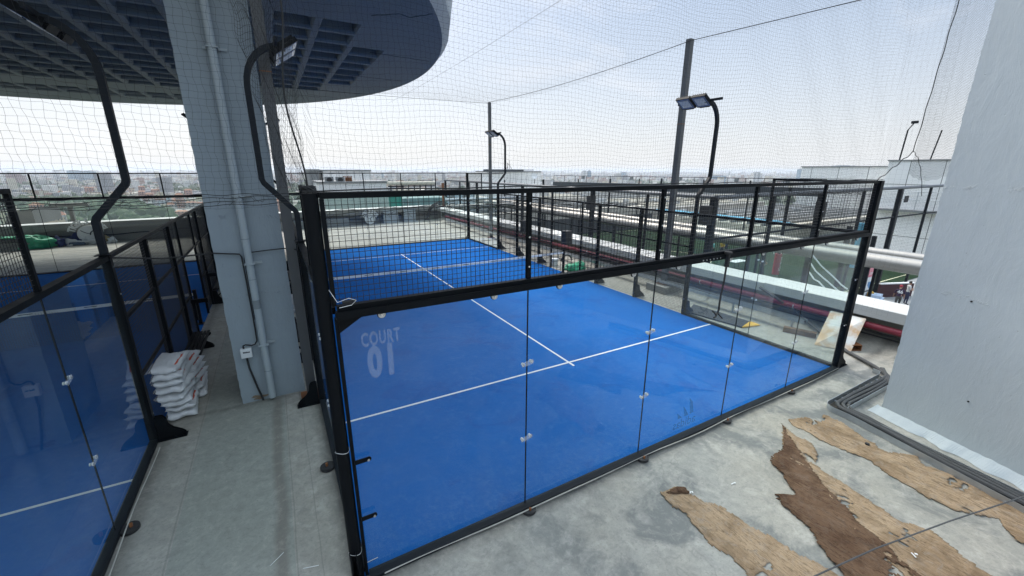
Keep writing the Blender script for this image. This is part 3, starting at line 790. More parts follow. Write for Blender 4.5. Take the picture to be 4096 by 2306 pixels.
cb.tube([(-1.12, 4.57, 1.10), (-1.12, 4.55, 1.15), (-1.08, 4.55, 1.165), (-1.0, 4.56, 1.13), (-.94, 4.57, 1.14), (-.90, 4.57, 1.20), (-.895, 4.57, 1.6), (-.90, 4.57, 2.4), (-.905, 4.57, 2.74), (-.93, 4.57, 2.79), (-1.3, 4.57, 2.84), (-1.9, 4.3, 2.86), (-2.40, 4.05, 2.97)], .012, 8)
cb.tube([(-.87, 4.575, 1.6), (-.87, 4.575, 2.70), (-.84, 4.575, 2.80), (-.5, 4.57, 2.82), (-.25, 4.5, 2.84), (-.02, 4.1, 2.86)], .010, 8)
top(cb, 'power_cable', M['rubber'], 'black cable clipped to the grey pillar and reaching across to both cages', 'cable')
cb = MB(); cb.tube([(-1.10, 4.57, .90), (-1.09, 4.585, .70), (-1.02, 4.585, .28), (-.97, 4.58, .05), (-.965, 4.575, .01)], .017, 8)
top(cb, 'power_cable', M['rubber'], 'short black cable running from the white electric box down to the floor', 'cable')

# right-hand pillar
P1 = Vector((8.72, -1.27, 0)); dv = Vector((-.257, -.966, 0)).normalized(); ov = Vector((dv.y*-1, dv.x, 0)); ov = -ov if ov.x < 0 else ov
r = empty('concrete_pillar', P1, 'huge pale blue-grey concrete pillar filling the right edge', 'pillar')
w = MB(); rg = random.Random(9); rings = []; nzk = 150
for k in range(nzk+1):
    z = 9.5*k/nzk; c = rg.uniform(-.007, .007)+.004*math.sin(z*2.1)
    rings += [P1+dv*c+Vector((0, 0, z)), P1+dv*2.02+dv*rg.uniform(-.004, .004)+Vector((0, 0, z)), P1+dv*2.03+ov*.022+Vector((0, 0, z)), P1+dv*4.6+ov*.022+Vector((0, 0, z)), P1+dv*4.6+ov*1.6+Vector((0, 0, z)), P1+ov*1.6+Vector((0, 0, z))]
fs = [(0, 1, 2, 3, 4, 5), tuple(nzk*6+i for i in range(6))]
for k in range(nzk):
    for i in range(6): fs.append((k*6+i, k*6+(i+1) % 6, (k+1)*6+(i+1) % 6, (k+1)*6+i))
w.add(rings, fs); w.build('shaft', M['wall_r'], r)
w = MB(); n = 170
A = [P1-ov*.004+dv*(-.06+4.6*i/n)+Vector((0, 0, .12+.03*noise.noise(Vector((i*.2, 9, 2))))) for i in range(n+1)]
B = [P1-ov*(.17+.06*noise.noise(Vector((i*.11, 1, 2)))+.02*noise.noise(Vector((i*.25, 5, 2))))+dv*(-.10+4.64*i/n)+Vector((0, 0, .006)) for i in range(n+1)]
w.add(A+B, [(i, i+1, n+2+i, n+1+i) for i in range(n)]); w.build('base_fillet', M['fillet'], r)
w = MB()
for (a, z) in ((.73, 2.32), (1.62, 1.95), (1.05, .83), (1.2, 3.5)): w.cyl(P1+dv*a-ov*.003+Vector((0, 0, z)), .013, .012, 12, ov)
w.build('form_tie_hole', M['rubber'], r)

# helipad-like disc with a waffle soffit
H = 7.963; DC = (-10.493, 15.340); DR = 16.318; PT = 1.166; S65 = .65
gx0 = -.3055+(2.24+.3055)*S65; gy0 = -3.7171+(16.44+3.7171)*S65       # grid registration
def coffer(ix, iy):
    x0 = gx0+ix*1.144; y0 = gy0+iy*1.165
    cx, cy = x0+.57, y0+.58
    if math.hypot(cx-DC[0], cy-DC[1]) > DR-2.3: return False
    if ix > 1 or (ix == 1 and iy < 1): return False
    if ix >= -3: return 0 <= iy <= 9
    if iy in (12, 13): return False
    return iy <= 15
mb = MB(); low = MB()
circ = [(DC[0]+DR*math.cos(2*PI*k/180), DC[1]+DR*math.sin(2*PI*k/180)) for k in range(180)]
def clip_circle(poly):
    """clip a square against the disc polygon (Sutherland-Hodgman, only near half-planes)"""
    out = poly
    for k in range(180):
        a, b = circ[k], circ[(k+1) % 180]
        res = []
        f = lambda p: (b[0]-a[0])*(p[1]-a[1])-(b[1]-a[1])*(p[0]-a[0])
        vals = [f(p) for p in out]
        if all(v >= 0 for v in vals): continue
        for i in range(len(out)):
            p, q, u, v = out[i], out[(i+1) % len(out)], vals[i], vals[(i+1) % len(out)]
            if u >= 0: res.append(p)
            if (u >= 0) != (v >= 0):
                t = u/(u-v); res.append((p[0]+(q[0]-p[0])*t, p[1]+(q[1]-p[1])*t))
        out = res
        if not out: return out
    return out
for ix in range(-26, 12):
    for iy in range(-16, 26):
        x0 = gx0+ix*1.144; y0 = gy0+iy*1.165; x1, y1 = x0+1.144, y0+1.165
        if coffer(ix, iy):
            e, e2, dz = .075, .13, .36
            a = [(x0, y0, H), (x1, y0, H), (x1, y1, H), (x0, y1, H)]
            b = [(x0+e, y0+e, H), (x1-e, y0+e, H), (x1-e, y1-e, H), (x0+e, y1-e, H)]
            c = [(x0+e2, y0+e2, H+.06), (x1-e2, y0+e2, H+.06), (x1-e2, y1-e2, H+.06), (x0+e2, y1-e2, H+.06)]
            d = [(x0+.17, y0+.17, H+dz), (x1-.17, y0+.17, H+dz), (x1-.17, y1-.17, H+dz), (x0+.17, y1-.17, H+dz)]
            fs = []
            for k in range(4):
                k2 = (k+1) % 4; fs += [(k, 4+k, 4+k2, k2), (4+k, 8+k, 8+k2, 4+k2), (8+k, 12+k, 12+k2, 8+k2)]
            fs.append((12, 13, 14, 15)); mb.add(a+b+c+d, fs)
        else:
            q = [(x0, y0), (x1, y0), (x1, y1), (x0, y1)]
            if min(math.hypot(px-DC[0], py-DC[1]) for px, py in q) > DR+.5: continue
            q = clip_circle(q)
            if len(q) >= 3: mb.add([(px, py, H) for px, py in q], [tuple(range(len(q)))])
disc = empty('concrete_disc', (DC[0], DC[1], H), 'vast round concrete slab overhead with a waffle underside', 'concrete slab')
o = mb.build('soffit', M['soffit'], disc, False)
fa = MB(); n = 180; rg = random.Random(4); vs = []
for k in range(n):
    w = 2*PI*k/n
    for z, rr in ((H, DR*math.cos(PI/n)), (H+.30, DR+.24+rg.uniform(-.02, .02)), (H+1.6, DR+.42)): vs.append((DC[0]+rr*math.cos(w), DC[1]+rr*math.sin(w), z))
fs = []
for k in range(n):
    a, b = k*3, ((k+1) % n)*3; fs += [(a, b, b+1, a+1), (a+1, b+1, b+2, a+2)]
fs.append(tuple(k*3+2 for k in range(n)))
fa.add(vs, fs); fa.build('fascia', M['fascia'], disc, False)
rg = random.Random(12); M['crack'] = plain('dark_crack', (.02, .025, .03), .9)
for pts in ([(2.5, 8.6), (3.1, 8.1), (3.4, 8.25), (3.8, 7.7)], [(1.0, 23.5), (2.0, 22.8), (2.6, 23.0)], [(3.2, 12.2), (5.3, 12.35)], [(2.6, 16.2), (5.4, 16.4)]):
    ck = MB()
    for i in range(len(pts)-1):
        a, b = pts[i], pts[i+1]; L = math.hypot(b[0]-a[0], b[1]-a[1])
        q = [(a[0]+(b[0]-a[0])*t/8+rg.uniform(-.02, .02), a[1]+(b[1]-a[1])*t/8+rg.uniform(-.02, .02), H-.002) for t in range(9)]
        ck.tube(q, .007, 4, False)
    ck.build('crack', M['crack'], disc)
# ================================================================== terrace edge on the right
r = empty('parapet_wall', (12.4, 10, 0), 'long white metal-clad parapet along the right side of the terrace', 'parapet wall')
MB().bb(12.36, 12.80, -6, 31.2, -.4, .80).build('wall', M['wallgrey'], r)
yb = [-6, -.95, 2.9, 6.1, 9.4, 12.6, 15.8, 19.0, 22.2, 25.4, 28.6, 31.3]
rg = random.Random(2)
for i in range(len(yb)-1):
    a, b = yb[i]+.008, yb[i+1]-.008; dz = rg.uniform(-.010, .010)
    p = MB(); sec = [(12.0, .74), (12.0, .985), (12.02, 1.0), (12.84, 1.02), (12.86, 1.0), (12.86, .74)]
    p.prism([(x, z+dz) for x, z in sec], a, b, 'xz'); p.build('coping_section', M['parapet'], r)
rp = empty('red_pipe', (12.06, 10, .53), 'long red pipe running under the white coping', 'pipe')
MB().tube([(12.06, y, .53 if y < 8 else .53-.006*(y-8)) for y in np.linspace(-6, 29.5, 40)], .082, 16).build('pipe', M['red_pipe'], rp, True)
c = MB()
for y in (-1.2, 2.2, 6.8, 12, 18, 24): c.cyl((12.06, y, .53), .090, .09, 16, 'y')
c.build('coupling', M['red_pipe'], rp)
c = MB()
for y in np.arange(-4, 30, 3.0): c.bb(12.15, 12.36, y-.02, y+.02, .43, .47); c.cyl((12.06, y, .52), .088, .03, 14, 'y')
c.build('bracket', M['zinc'], rp)
cb = MB()
for k, (x, z) in enumerate(((12.30, .30), (12.27, .20), (12.25, .12), (12.2, .36))):
    cb.tube([(x+.02*math.sin(y*.7+k), y, z+.04*math.sin(y*.5+k*2)) for y in np.linspace(-6, 29, 60)], .018, 6)
top(cb, 'cable_bundle', M['cable_grey'], 'bundle of dusty cables sagging along the wall below the red pipe', 'cable')
s = MB(); s.add([(11.75, -6, .001), (12.36, -6, .24), (12.36, 31, .24), (11.75, 31, .001)], [(0, 1, 2, 3)])
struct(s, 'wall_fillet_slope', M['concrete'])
tr = empty('cable_trunking', (11.45, 10, 0), 'pale galvanised trunking raised on short legs beside the right-hand court', 'cable tray')
q = MB(); q.prism([(11.40, .30), (11.40, .40), (11.415, .40), (11.415, .315), (11.575, .315), (11.575, .40), (11.59, .40), (11.59, .30)], 1.4, 28, 'xz'); q.build('channel', M['zinc'], tr)
for y in (1.7, 3.4, 6.4, 9.5, 12.5, 16, 20, 24): MB().bb(11.46, 11.50, y-.02, y+.02, .02, .30).bb(11.40, 11.58, y-.06, y+.06, .001, .02).build('leg', M['zinc'], tr)
cb = MB()
for k in range(4): cb.tube([(11.44+.035*k+.01*math.sin(y*1.3+k), y, .345+.02*math.sin(y*.9+k)) for y in np.linspace(1.4, 28, 60)], .016, 6)
top(cb, 'cable_bundle', M['cable_grey'], 'grey cables lying in the raised galvanised trunking', 'cable')
# clutter near the right corner
A, B, C_, D_ = at(2749, 1247, z=.05), at(2969, 1308, z=.05), at(3000, 1286, z=.05), at(2775, 1217, z=.05)
rm = empty('cable_ramp', A, 'ribbed black rubber cable ramp with a yellow end behind the court glass', 'ramp')
def lerp(a, b, t): return tuple(a[i]+(b[i]-a[i])*t for i in range(3))
w = MB(); 
for k in range(9):
    t0, t1 = k/9+.012, (k+1)/9-.012; p = [lerp(A, D_, t0), lerp(B, C_, t0), lerp(B, C_, t1), lerp(A, D_, t1)]
    w.add([(x, y, .012) for x, y, z in p]+[(x, y, .05) for x, y, z in p], [(0, 1, 2, 3), (4, 5, 6, 7), (0, 1, 5, 4), (1, 2, 6, 5), (2, 3, 7, 6), (3, 0, 4, 7)])
w.build('ribbed_mat', M['rubbermat'], rm)
E1 = at(3023, 1294, z=.02); w = MB(); w.add([(B[0], B[1], .01), (C_[0], C_[1], .01), (E1[0], E1[1], .01), (E1[0]-.05, E1[1]-.15, .01), (B[0], B[1], .055), (C_[0], C_[1], .055), (E1[0], E1[1], .03), (E1[0]-.05, E1[1]-.15, .03)], [(0, 1, 2, 3), (4, 5, 6, 7), (0, 1, 5, 4), (1, 2, 6, 5), (2, 3, 7, 6), (3, 0, 4, 7)]); w.build('end_piece', M['yellow'], rm)
sh = MB(); a, b, c, d = at(3257, 1379, z=.02), at(3403, 1407, z=.02), at(3464, 1278, x=11.97), at(3322, 1245, x=11.97)
n_ = Vector((.02, 0, .008)); ps = [Vector(k) for k in (a, b, c, d)]; sh.add(ps+[p+n_ for p in ps], [(0, 1, 2, 3), (4, 5, 6, 7), (0, 1, 5, 4), (1, 2, 6, 5), (2, 3, 7, 6), (3, 0, 4, 7)])
top(sh, 'metal_sheet', M['sheet'], 'pale stained metal sheet leaning against the red pipe', 'metal sheet')
tb = MB(); c0 = Vector(at(3425, 1405, z=.0)); ax = Vector((.55, .83, 0)).normalized(); nn = Vector((-ax.y, ax.x, 0))
for (u0, u1, z0, z1) in ((-.11, -.095, 0, .15), (.095, .11, 0, .15), (-.095, .095, 0, .015), (-.095, .095, .135, .15)):
    ps = []
    for z in (z0, z1):
        for (s_, l) in ((u0, 0), (u1, 0), (u1, .55), (u0, .55)): ps.append(c0+nn*s_+ax*l+Vector((0, 0, z+.002)))
    tb.add(ps, [(0, 1, 2, 3), (4, 5, 6, 7), (0, 1, 5, 4), (1, 2, 6, 5), (2, 3, 7, 6), (3, 0, 4, 7)])
top(tb, 'steel_box_section', M['rust'], 'short rusty hollow steel section lying on the floor', 'steel tube')
wd = MB(); a = Vector(at(3132, 1325, z=0)); b = Vector(at(3262, 1352, z=0)); d = (b-a); wd.box((a+b)/2+Vector((0, 0, .07)), (d.length, .16, .13), math.atan2(d.y, d.x))
top(wd, 'timber_block', M['wood'], 'weathered brown timber lying between court glass and parapet', 'timber')
hs = MB(); hs.tube([at(3040, 1150, x=12.0), at(3100, 1190, x=11.9), at(3186, 1247, z=.35), at(3300, 1346, z=.08), at(3390, 1408, z=.05), at(3450, 1440, z=.05), at(3500, 1468, z=.06), at(3545, 1500, z=.07), at(3560, 1540, z=.09)], .038, 10, True)
top(hs, 'black_hose', M['cable_grey'], 'thick grey-black conduit curving from the parapet to the cable ladder', 'hose', smooth=True)
bg_ = at(2290, 1082, z=0)

def lump(name, mat, c, s, label, cat, seed=1, amp=.22, group=None, rz=0.0, flat=.55, sub=4, parent=None):
    """irregular soft heap (crumpled tarpaulin, bundle) resting on the floor"""
    bm = bmesh.new(); bmesh.ops.create_icosphere(bm, subdivisions=sub, radius=1.0)
    R = Matrix.Rotation(rz, 3, 'Z')
    for v in bm.verts:
        p = v.co.copy(); q = p*1.7+Vector((seed*3.1, seed*1.7, seed))
        k = 1+amp*noise.noise(q)*1.6+amp*.6*abs(noise.noise(q*2.7))+amp*.35*abs(noise.noise(q*6))
        p = p*k; p.z = max(p.z, -flat)+flat
        p = R @ Vector((p.x*s[0], p.y*s[1], p.z*s[2]/(1+flat))); v.co = p+Vector(c)
    me = D.meshes.new(name); bm.to_mesh(me); bm.free(); me.materials.append(mat)
    me.polygons.foreach_set('use_smooth', [True]*len(me.polygons))
    o = D.objects.new(name, me); COL.objects.link(o)
    if parent: attach(o, parent); return o
    return tag(o, label, cat, group)
lump('tarpaulin_heap', M['green_tarp'], (bg_[0]+.15, bg_[1], 0), (.42, .3, .3), 'small green tarpaulin heap beyond the right-hand net post', 'tarpaulin', 3, .45)
bk = at(2262, 1070, z=0); b = MB(); b.tube([(bk[0]-.25, bk[1]+.5, 0), (bk[0]-.25, bk[1]+.5, .33)], [.14, .17], 16); top(b, 'bucket', M['white'], 'white bucket beside the green heap behind the right net post', 'bucket')
b = MB(); b.tube([(bk[0]+.28*math.cos(w), bk[1]-.05, .30+.26*math.sin(w)) for w in np.linspace(0, PI, 16)], .035, 8); top(b, 'tyre_piece', M['rubber'], 'black hose loop arching over the green heap', 'hose')

# loudspeaker cabinets on the parapet side
for (u, v, lab) in ((2105, 905, 'black loudspeaker box nearer the far corner of the right court side'), (2272, 950, 'black loudspeaker box hung on the right court side above the net')):
    p = at(u, v, x=10.35); b = MB(); b.bb(10.12, 10.42, p[1]-.18, p[1]+.18, p[2]-.28, p[2]+.28); b.bb(10.0, 10.13, p[1]-.03, p[1]+.03, p[2]+.22, p[2]+.28)
    top(b, 'loudspeaker', M['rubber'], lab, 'loudspeaker')

# ladder tray
lt = empty('cable_ladder', (8.0, -.85, 0), 'galvanised cable ladder bending round the foot of the right pillar', 'cable tray')
def strip(mb, pts, h=.09, w=.006, z=.005):
    for i in range(len(pts)-1):
        a, b = Vector((*pts[i], 0)), Vector((*pts[i+1], 0)); d = (b-a).normalized(); n = Vector((-d.y, d.x, 0))*w/2
        q = [a-n, b-n, b+n, a+n]; mb.add([p+Vector((0, 0, z)) for p in q]+[p+Vector((0, 0, z+h)) for p in q], [(0, 1, 2, 3), (4, 5, 6, 7), (0, 1, 5, 4), (1, 2, 6, 5), (2, 3, 7, 6), (3, 0, 4, 7)])
def arc(c, r, a0, a1, n=8): return [(c[0]+r*math.cos(a0+(a1-a0)*k/n), c[1]+r*math.sin(a0+(a1-a0)*k/n)) for k in range(n+1)]
outer = [(10.45, -.50), (10.40, -.64), (10.25, -.68)]+[(8.15, -.70)]+arc((8.12, -.88), .18, PI/2, PI, 6)+[(7.93, -1.1), (7.42, -3.3), (7.2, -4.2)]
inner = [(10.2, -.98), (8.20, -.98)]+arc((8.19, -1.06), .08, PI/2, PI, 4)+[(8.10, -1.2), (7.78, -3.3), (7.55, -4.3)]
sd = MB(); strip(sd, outer, .10); strip(sd, inner, .10); sd.build('side_rail', M['zinc'], lt)
rg_ = MB()
for k in range(9): x = 8.35+.24*k; rg_.bb(x-.014, x+.014, -.975, -.705, .03, .05)
for k in range(12):
    t = (k+.5)/12; a = (7.93+(7.20-7.93)*t, -1.15-3.0*t); b_ = (8.10+(7.55-8.10)*t, -1.2-3.05*t); rg_.tube([(a[0], a[1], .04), (b_[0], b_[1], .04)], .012, 4)
rg_.build('rungs', M['zinc'], lt)
dd = MB(); dd.bb(8.15, 10.3, -.965, -.715, .004, .018); dd.build('debris', plain('dry_leaf_litter', (.09, .08, .065), .95, 0, .6, 40, .6, bs=60), lt)
rg = random.Random(8)
for k, (o1, r_, lab) in enumerate(((.80, .034, 'thick dusty cable, outermost in the cable ladder'), (.865, .030, 'thick dusty cable in the middle of the cable ladder'), (.925, .026, 'thinner dusty cable on the pillar side of the cable ladder'))):
    y0 = -o1; x0 = 8.02+(o1-.80)*.9
    pts = [(10.6, -.62+.02*k, .10), (10.3, -.78-.03*k, .085)]+[(x, y0+.012*math.sin(x*3+k), .085) for x in np.linspace(10.0, 8.35, 12)]
    pts += [(p[0], p[1], .085) for p in arc((x0+.25, y0-.22), .22, PI/2, PI, 6)]
    pts += [(x0+.03-(.235)*s*3.2/1.0, y0-.25-3.2*s, .085+.01*math.sin(s*11+k)) for s in np.linspace(.03, 1, 16)]
    top(MB().tube(pts, r_, 8), 'power_cable', M['cable_grey'], lab, 'cable', 'dusty cables in the cable ladder', True)
cb = MB().tube([at(3205, 2330, z=1.5), at(3500, 2196, z=1.52), at(3800, 2085, z=1.53), at(4100, 1986, z=1.55), at(4300, 1930, z=1.56)], .006, 6)
top(cb, 'hanging_wire', M['cable_grey'], 'single black wire strung low across the bottom right corner', 'wire')

# ---- burlap cloths
def pip(x, y, P):
    c = False; j = len(P)-1
    for i in range(len(P)):
        if (P[i][1] > y) != (P[j][1] > y) and x < (P[j][0]-P[i][0])*(y-P[i][1])/(P[j][1]-P[i][1])+P[i][0]: c = not c
        j = i
    return c
def cloth(px, mat, label, z0, seed, step=.022, holes=.0, group='burlap cloths spread on the concrete', amp=.016):
    P = [at(2400+x/1.4417, 1300+y/1.4417, z=0)[:2] for x, y in px]
    # densify + ragged edge
    Q = []
    for i in range(len(P)):
        a, b = P[i], P[(i+1) % len(P)]; L = math.hypot(b[0]-a[0], b[1]-a[1]); n = max(1, int(L/.03))
        for k in range(n):
            t = k/n; w_ = .035*noise.noise(Vector((a[0]+(b[0]-a[0])*t, a[1]+(b[1]-a[1])*t, seed))*6); Q.append((a[0]+(b[0]-a[0])*t+w_+random.uniform(-.012, .012), a[1]+(b[1]-a[1])*t+w_+random.uniform(-.012, .012)))
    xs = [p[0] for p in Q]; ys = [p[1] for p in Q]; x0, y0 = min(xs), min(ys); nx_ = int((max(xs)-x0)/step)+2; ny_ = int((max(ys)-y0)/step)+2
    idx = {}; vs = []; fs = []
    def hgt(x, y):
        d = (x*.22-y*.975); e = (x*.975+y*.22)
        w = noise.noise(Vector((d*.9, e*5+1.0*noise.noise(Vector((x*1.3, y*1.3, seed))), seed)))
        w2 = noise.noise(Vector((d*2+1.5*w, e*10, seed+5))); w3 = noise.noise(Vector((x*9, y*9, seed+9)))
        return z0+amp*(1.5*abs(w)**.8+.8*(1-min(1, abs(w2)*5))**2*.9+.3*abs(w2))+.004*w3
    def vid(i, j):
        if (i, j) not in idx:
            x, y = x0+i*step, y0+j*step; idx[(i, j)] = len(vs); vs.append((x+random.uniform(-.3, .3)*step, y+random.uniform(-.3, .3)*step, max(z0*.6, hgt(x, y))))
        return idx[(i, j)]
    for i in range(nx_):
        for j in range(ny_):
            cx, cy = x0+(i+.5)*step, y0+(j+.5)*step
            if not pip(cx, cy, Q): continue
            h = noise.noise(Vector((cx*1.3+cy*.7, cy*2.2-cx*.9, seed+20)))+.35*noise.noise(Vector((cx*14, cy*14, seed)))
            if holes and h > holes: continue
            fs.append((vid(i, j), vid(i+1, j), vid(i+1, j+1), vid(i, j+1)))
    me = D.meshes.new('burlap_cloth'); me.from_pydata(vs, [], fs); me.materials.append(mat)
    me.polygons.foreach_set('use_smooth', [True]*len(fs))
    o = D.objects.new('burlap_cloth', me); COL.objects.link(o)
    md = o.modifiers.new('thick', 'SOLIDIFY'); md.thickness = .006; md.offset = -1
    return tag(o, label, 'cloth', group)
cA = [(1085, 548), (1180, 543), (1270, 545), (1290, 520), (1400, 570), (1500, 640), (1640, 730), (1830, 765), (1870, 820), (2000, 850), (2250, 960), (2460, 1045), (2600, 1100), (2600, 1330), (2445, 1270), (2390, 1240), (2340, 1180), (2300, 1120), (2180, 1100), (2020, 1060), (1900, 1010), (1780, 930), (1650, 860), (1560, 785), (1440, 740), (1330, 690), (1260, 660), (1200, 620), (1110, 585)]
cB = [(1060, 590), (1100, 620), (1140, 650), (1220, 690), (1255, 750), (1240, 800), (1220, 770), (1170, 740), (1200, 790), (1290, 850), (1380, 900), (1480, 970), (1600, 1050), (1750, 1150), (1900, 1180), (2000, 1260), (2100, 1350), (2240, 1445), (2420, 1560), (1900, 1560), (1700, 1400), (1480, 1200), (1330, 1040), (1180, 880), (1070, 760), (1050, 680)]
cC = [(1047, 578), (1085, 640), (1120, 690), (1165, 760), (1215, 830), (1290, 930), (1390, 1030), (1470, 1130), (1600, 1230), (1700, 1330), (1860, 1470), (1900, 1560), (1500, 1560), (1400, 1445), (1330, 1370), (1260, 1280), (1230, 1210), (1180, 1150), (1110, 1090), (1040, 1040), (1035, 1000), (1130, 990), (1080, 920), (1040, 850), (985, 810), (990, 770), (1050, 720), (1062, 650)]
cD = [(345, 975), (375, 960), (440, 945), (480, 938), (560, 1000), (700, 1060), (850, 1150), (940, 1210), (1100, 1300), (1250, 1380), (1350, 1445), (1520, 1560), (920, 1560), (830, 1420), (740, 1330), (620, 1250), (570, 1190), (500, 1100), (420, 1050), (370, 1000)]
cloth(cA, M['burlap'], 'long pale tan burlap cloth lying nearest the cable ladder', .006, 1, holes=.42)
cloth(cB, M['burlap'], 'tan burlap cloth, middle one, partly under the dark brown one', .006, 2, holes=.44)
cloth(cC, M['burlap_dark'], 'dark brown crumpled burlap with a folded-over end, in the middle', .016, 3, holes=.44, amp=.019)
cloth(cD, M['burlap'], 'tan burlap strip lying nearest the court glass, knotted at one end', .006, 4, holes=.50)
kn = at(2400+450/1.4417, 1300+965/1.4417, z=0); lump('cloth_knot', M['burlap_dark'], (kn[0], kn[1], 0), (.12, .05, .04), 'crumpled knot of burlap at the end of the cloth nearest the court', 'cloth', 6, .5, rz=-.3)
kn = at(2400+1075/1.4417, 1300+1010/1.4417, z=0); lump('cloth_knot', M['burlap_dark'], (kn[0]+.10, kn[1]-.05, 0), (.17, .06, .03), 'bunched dark brown burlap fold sticking out to the left', 'cloth', 8, .5, rz=-.7)
for k, (u, v, lab) in enumerate(((2930, 1938, 'small white scrap on bare concrete between two cloths'), (2760, 1975, 'white scrap of plaster beside the cloth knot'), (3650, 2235, 'pale scrap of paper on the burlap near the bottom edge'))):
    p = at(u, v, z=.0); b = MB(); b.box((p[0], p[1], .012 if k < 2 else .05), (.06, .012, .006), .5*k); b.box((p[0]+.03, p[1]-.01, .02 if k < 2 else .058), (.025, .018, .005), 1.1*k)
    top(b, 'scrap', M['white'], lab, 'litter')
p = at(3467, 1784, z=0); top(MB().cyl((p[0], p[1], .035), .03, .02, 14), 'rubber_ring', M['rubber'], 'small black rubber ring lying on the pale burlap', 'ring')
# straws near the court corner
for k, (u0, v0, u1, v1, lab) in enumerate(((1080, 2265, 1135, 2210, 'white straw on the walkway, leftmost'), (1212, 2275, 1275, 2262, 'white straw on the walkway beside the column foot'), (1445, 2262, 1512, 2230, 'white straw lying on the blue turf corner'))):
    a, b_ = at(u0, v0, z=.02), at(u1, v1, z=.02); top(MB().tube([a, lerp(a, b_, .5), b_], .0025, 4), 'straw', M['white'], lab, 'litter')
# hanging strap on the rail
st = empty('hanging_strap', (5.36, -.08, 2.99), 'black strap with a hook hanging from the glass rail', 'strap')
MB().cyl((5.36, -.10, 3.03), .055, .03, 16).bb(5.34, 5.385, -.125, -.075, 2.84, 3.03).cyl((5.36, -.10, 2.84), .035, .04, 14).build('handle', M['rubber'], st)
MB().tube([(5.36, -.10, 2.83), (5.355, -.10, 2.60), (5.33, -.10, 2.40), (5.31, -.11, 2.25), (5.33, -.10, 2.17), (5.31, -.1, 2.11)], .014, 8).build('strap', M['rubber'], st)
MB().tube([(5.31, -.1, 2.11), (5.25, -.11, 2.10), (5.19, -.12, 2.15), (5.17, -.10, 2.17)], .012, 6).tube([(5.31, -.1, 2.11), (5.24, -.12, 2.06), (5.18, -.14, 2.07)], .012, 6).tube([(5.31, -.1, 2.11), (5.37, -.12, 2.05), (5.39, -.14, 2.02)], .012, 6).build('hook', M['rubber'], st)
bt = MB()
for k in range(6): bt.cyl((4.83+.075*k, -.088, 2.965), .010, .008, 8, 'y')
top(bt, 'rivet_row', M['bolt'], 'row of six bright rivets on the rail beside the hanging strap', 'rivets')
wc = MB().tube([(.0, -.01, 3.2), (.05, -.10, 3.10), (.14, -.12, 3.13), (.20, -.11, 3.10), (.16, -.10, 3.06), (.06, -.10, 3.05)], .0025, 6); top(wc, 'cord_loop', M['white'], 'white cord looped over the rail end at the round column', 'cord')
wc = MB(); wc.tube([(.10, -.02, 3.07), (.20, -.07, 3.09)], .014, 8); top(wc, 'cable_connector', M['rubber'], 'black cable connector lying on the rail end', 'connector')
for z, lab in ((1.60, 'upper'), (.38, 'lower')):
    wc = MB(); wc.tube([(-.049+.063*math.cos(w), .015+.063*math.sin(w), z+.01*math.sin(w*2)) for w in np.linspace(0, 2*PI, 30)], .0022, 6, False); top(wc, 'cable_tie', M['white'], 'white tie around the round column, '+lab+' of the two', 'tie')
g = MB(); ys_ = np.linspace(.2, 9.9, 130)
g.tube([(y, -.105+.012*math.sin(y*2.1), .05+.008*math.sin(y*3.3)) for y in ys_], .008, 6)
top(g, 'edge_cable', plain('pale_grey_cord', (.40, .39, .35), .7), 'pale cord lying along the bottom rail of the near court', 'cord')
g = MB(); g.tube([(-2.345+.01*math.sin(y*2.1), y, .05+.006*math.sin(y*3.3)) for y in np.linspace(-1.5, 3.7, 80)], .008, 6)
top(g, 'edge_cable', plain('pale_grey_cord_b', (.40, .39, .35), .7), 'pale cord lying along the bottom rail of the left court', 'cord')
for (y, lab) in ((2.0, 'round black anchor plate on the floor beside the left court rail'),):
    f = MB(); f.mi = 0; f.cyl((-2.33, y, .03), .10, .04, 20); f.mi = 1; f.cyl((-2.31, y, .07), .018, .05, 6); top(f, 'anchor_plate', [M['rubber'], M['rust']], lab, 'anchor plate')
f = MB(); f.mi = 0; f.cyl((-.13, 2.0, .03), .10, .04, 20); f.mi = 1; f.cyl((-.14, 2.0, .07), .018, .05, 6); top(f, 'anchor_plate', [M['rubber'], M['rust']], 'round black anchor plate on the walkway side of the right-hand court', 'anchor plate')

# ---- sacks
def sack_mesh(seed):
    rg = random.Random(seed); bm = bmesh.new(); nu, nv = 26, 18
    def P(u, v, s):
        a, b = abs(u), abs(v); e = (max(0, 1-a**4)*max(0, 1-b**3.2))**.55
        z = s*e*.076*(1+.25*noise.noise(Vector((u*2, v*2, seed*1.3+s)))); w = .020*noise.noise(Vector((u*7, v*7, seed)))*e
        edge = .022*noise.noise(Vector((u*3, v*3, seed+7)))
        return Vector((v*.215*(1-.05*(1-b)*a**2)+edge*b, u*.375*(1-.03*b)+edge*a, z+w+.065*noise.noise(Vector((u*1.5, v*1.5, seed+3)))*a))
    g = {}
    for s in (1, -1):
        for i in range(nu+1):
            for j in range(nv+1):
                u, v = -1+2*i/nu, -1+2*j/nv
                if s < 0 and (i in (0, nu) or j in (0, nv)): g[(s, i, j)] = g[(1, i, j)]
                else: g[(s, i, j)] = bm.verts.new(P(u, v, s))
    for s in (1, -1):
        for i in range(nu):
            for j in range(nv):
                q = [g[(s, i, j)], g[(s, i+1, j)], g[(s, i+1, j+1)], g[(s, i, j+1)]]
                if s > 0: q = q[::-1]
                f = bm.faces.new(q); f.smooth = True
                f.material_index = 1 if (seed % 2 == 0 and j == nv-3 and 6 < i < 20) else 0
    # corner ears
    bmesh.ops.recalc_face_normals(bm, faces=bm.faces)
    me = D.meshes.new('sack'); bm.to_mesh(me); bm.free(); me.materials.append(M['bagw']); me.materials.append(M['bagred']); return me
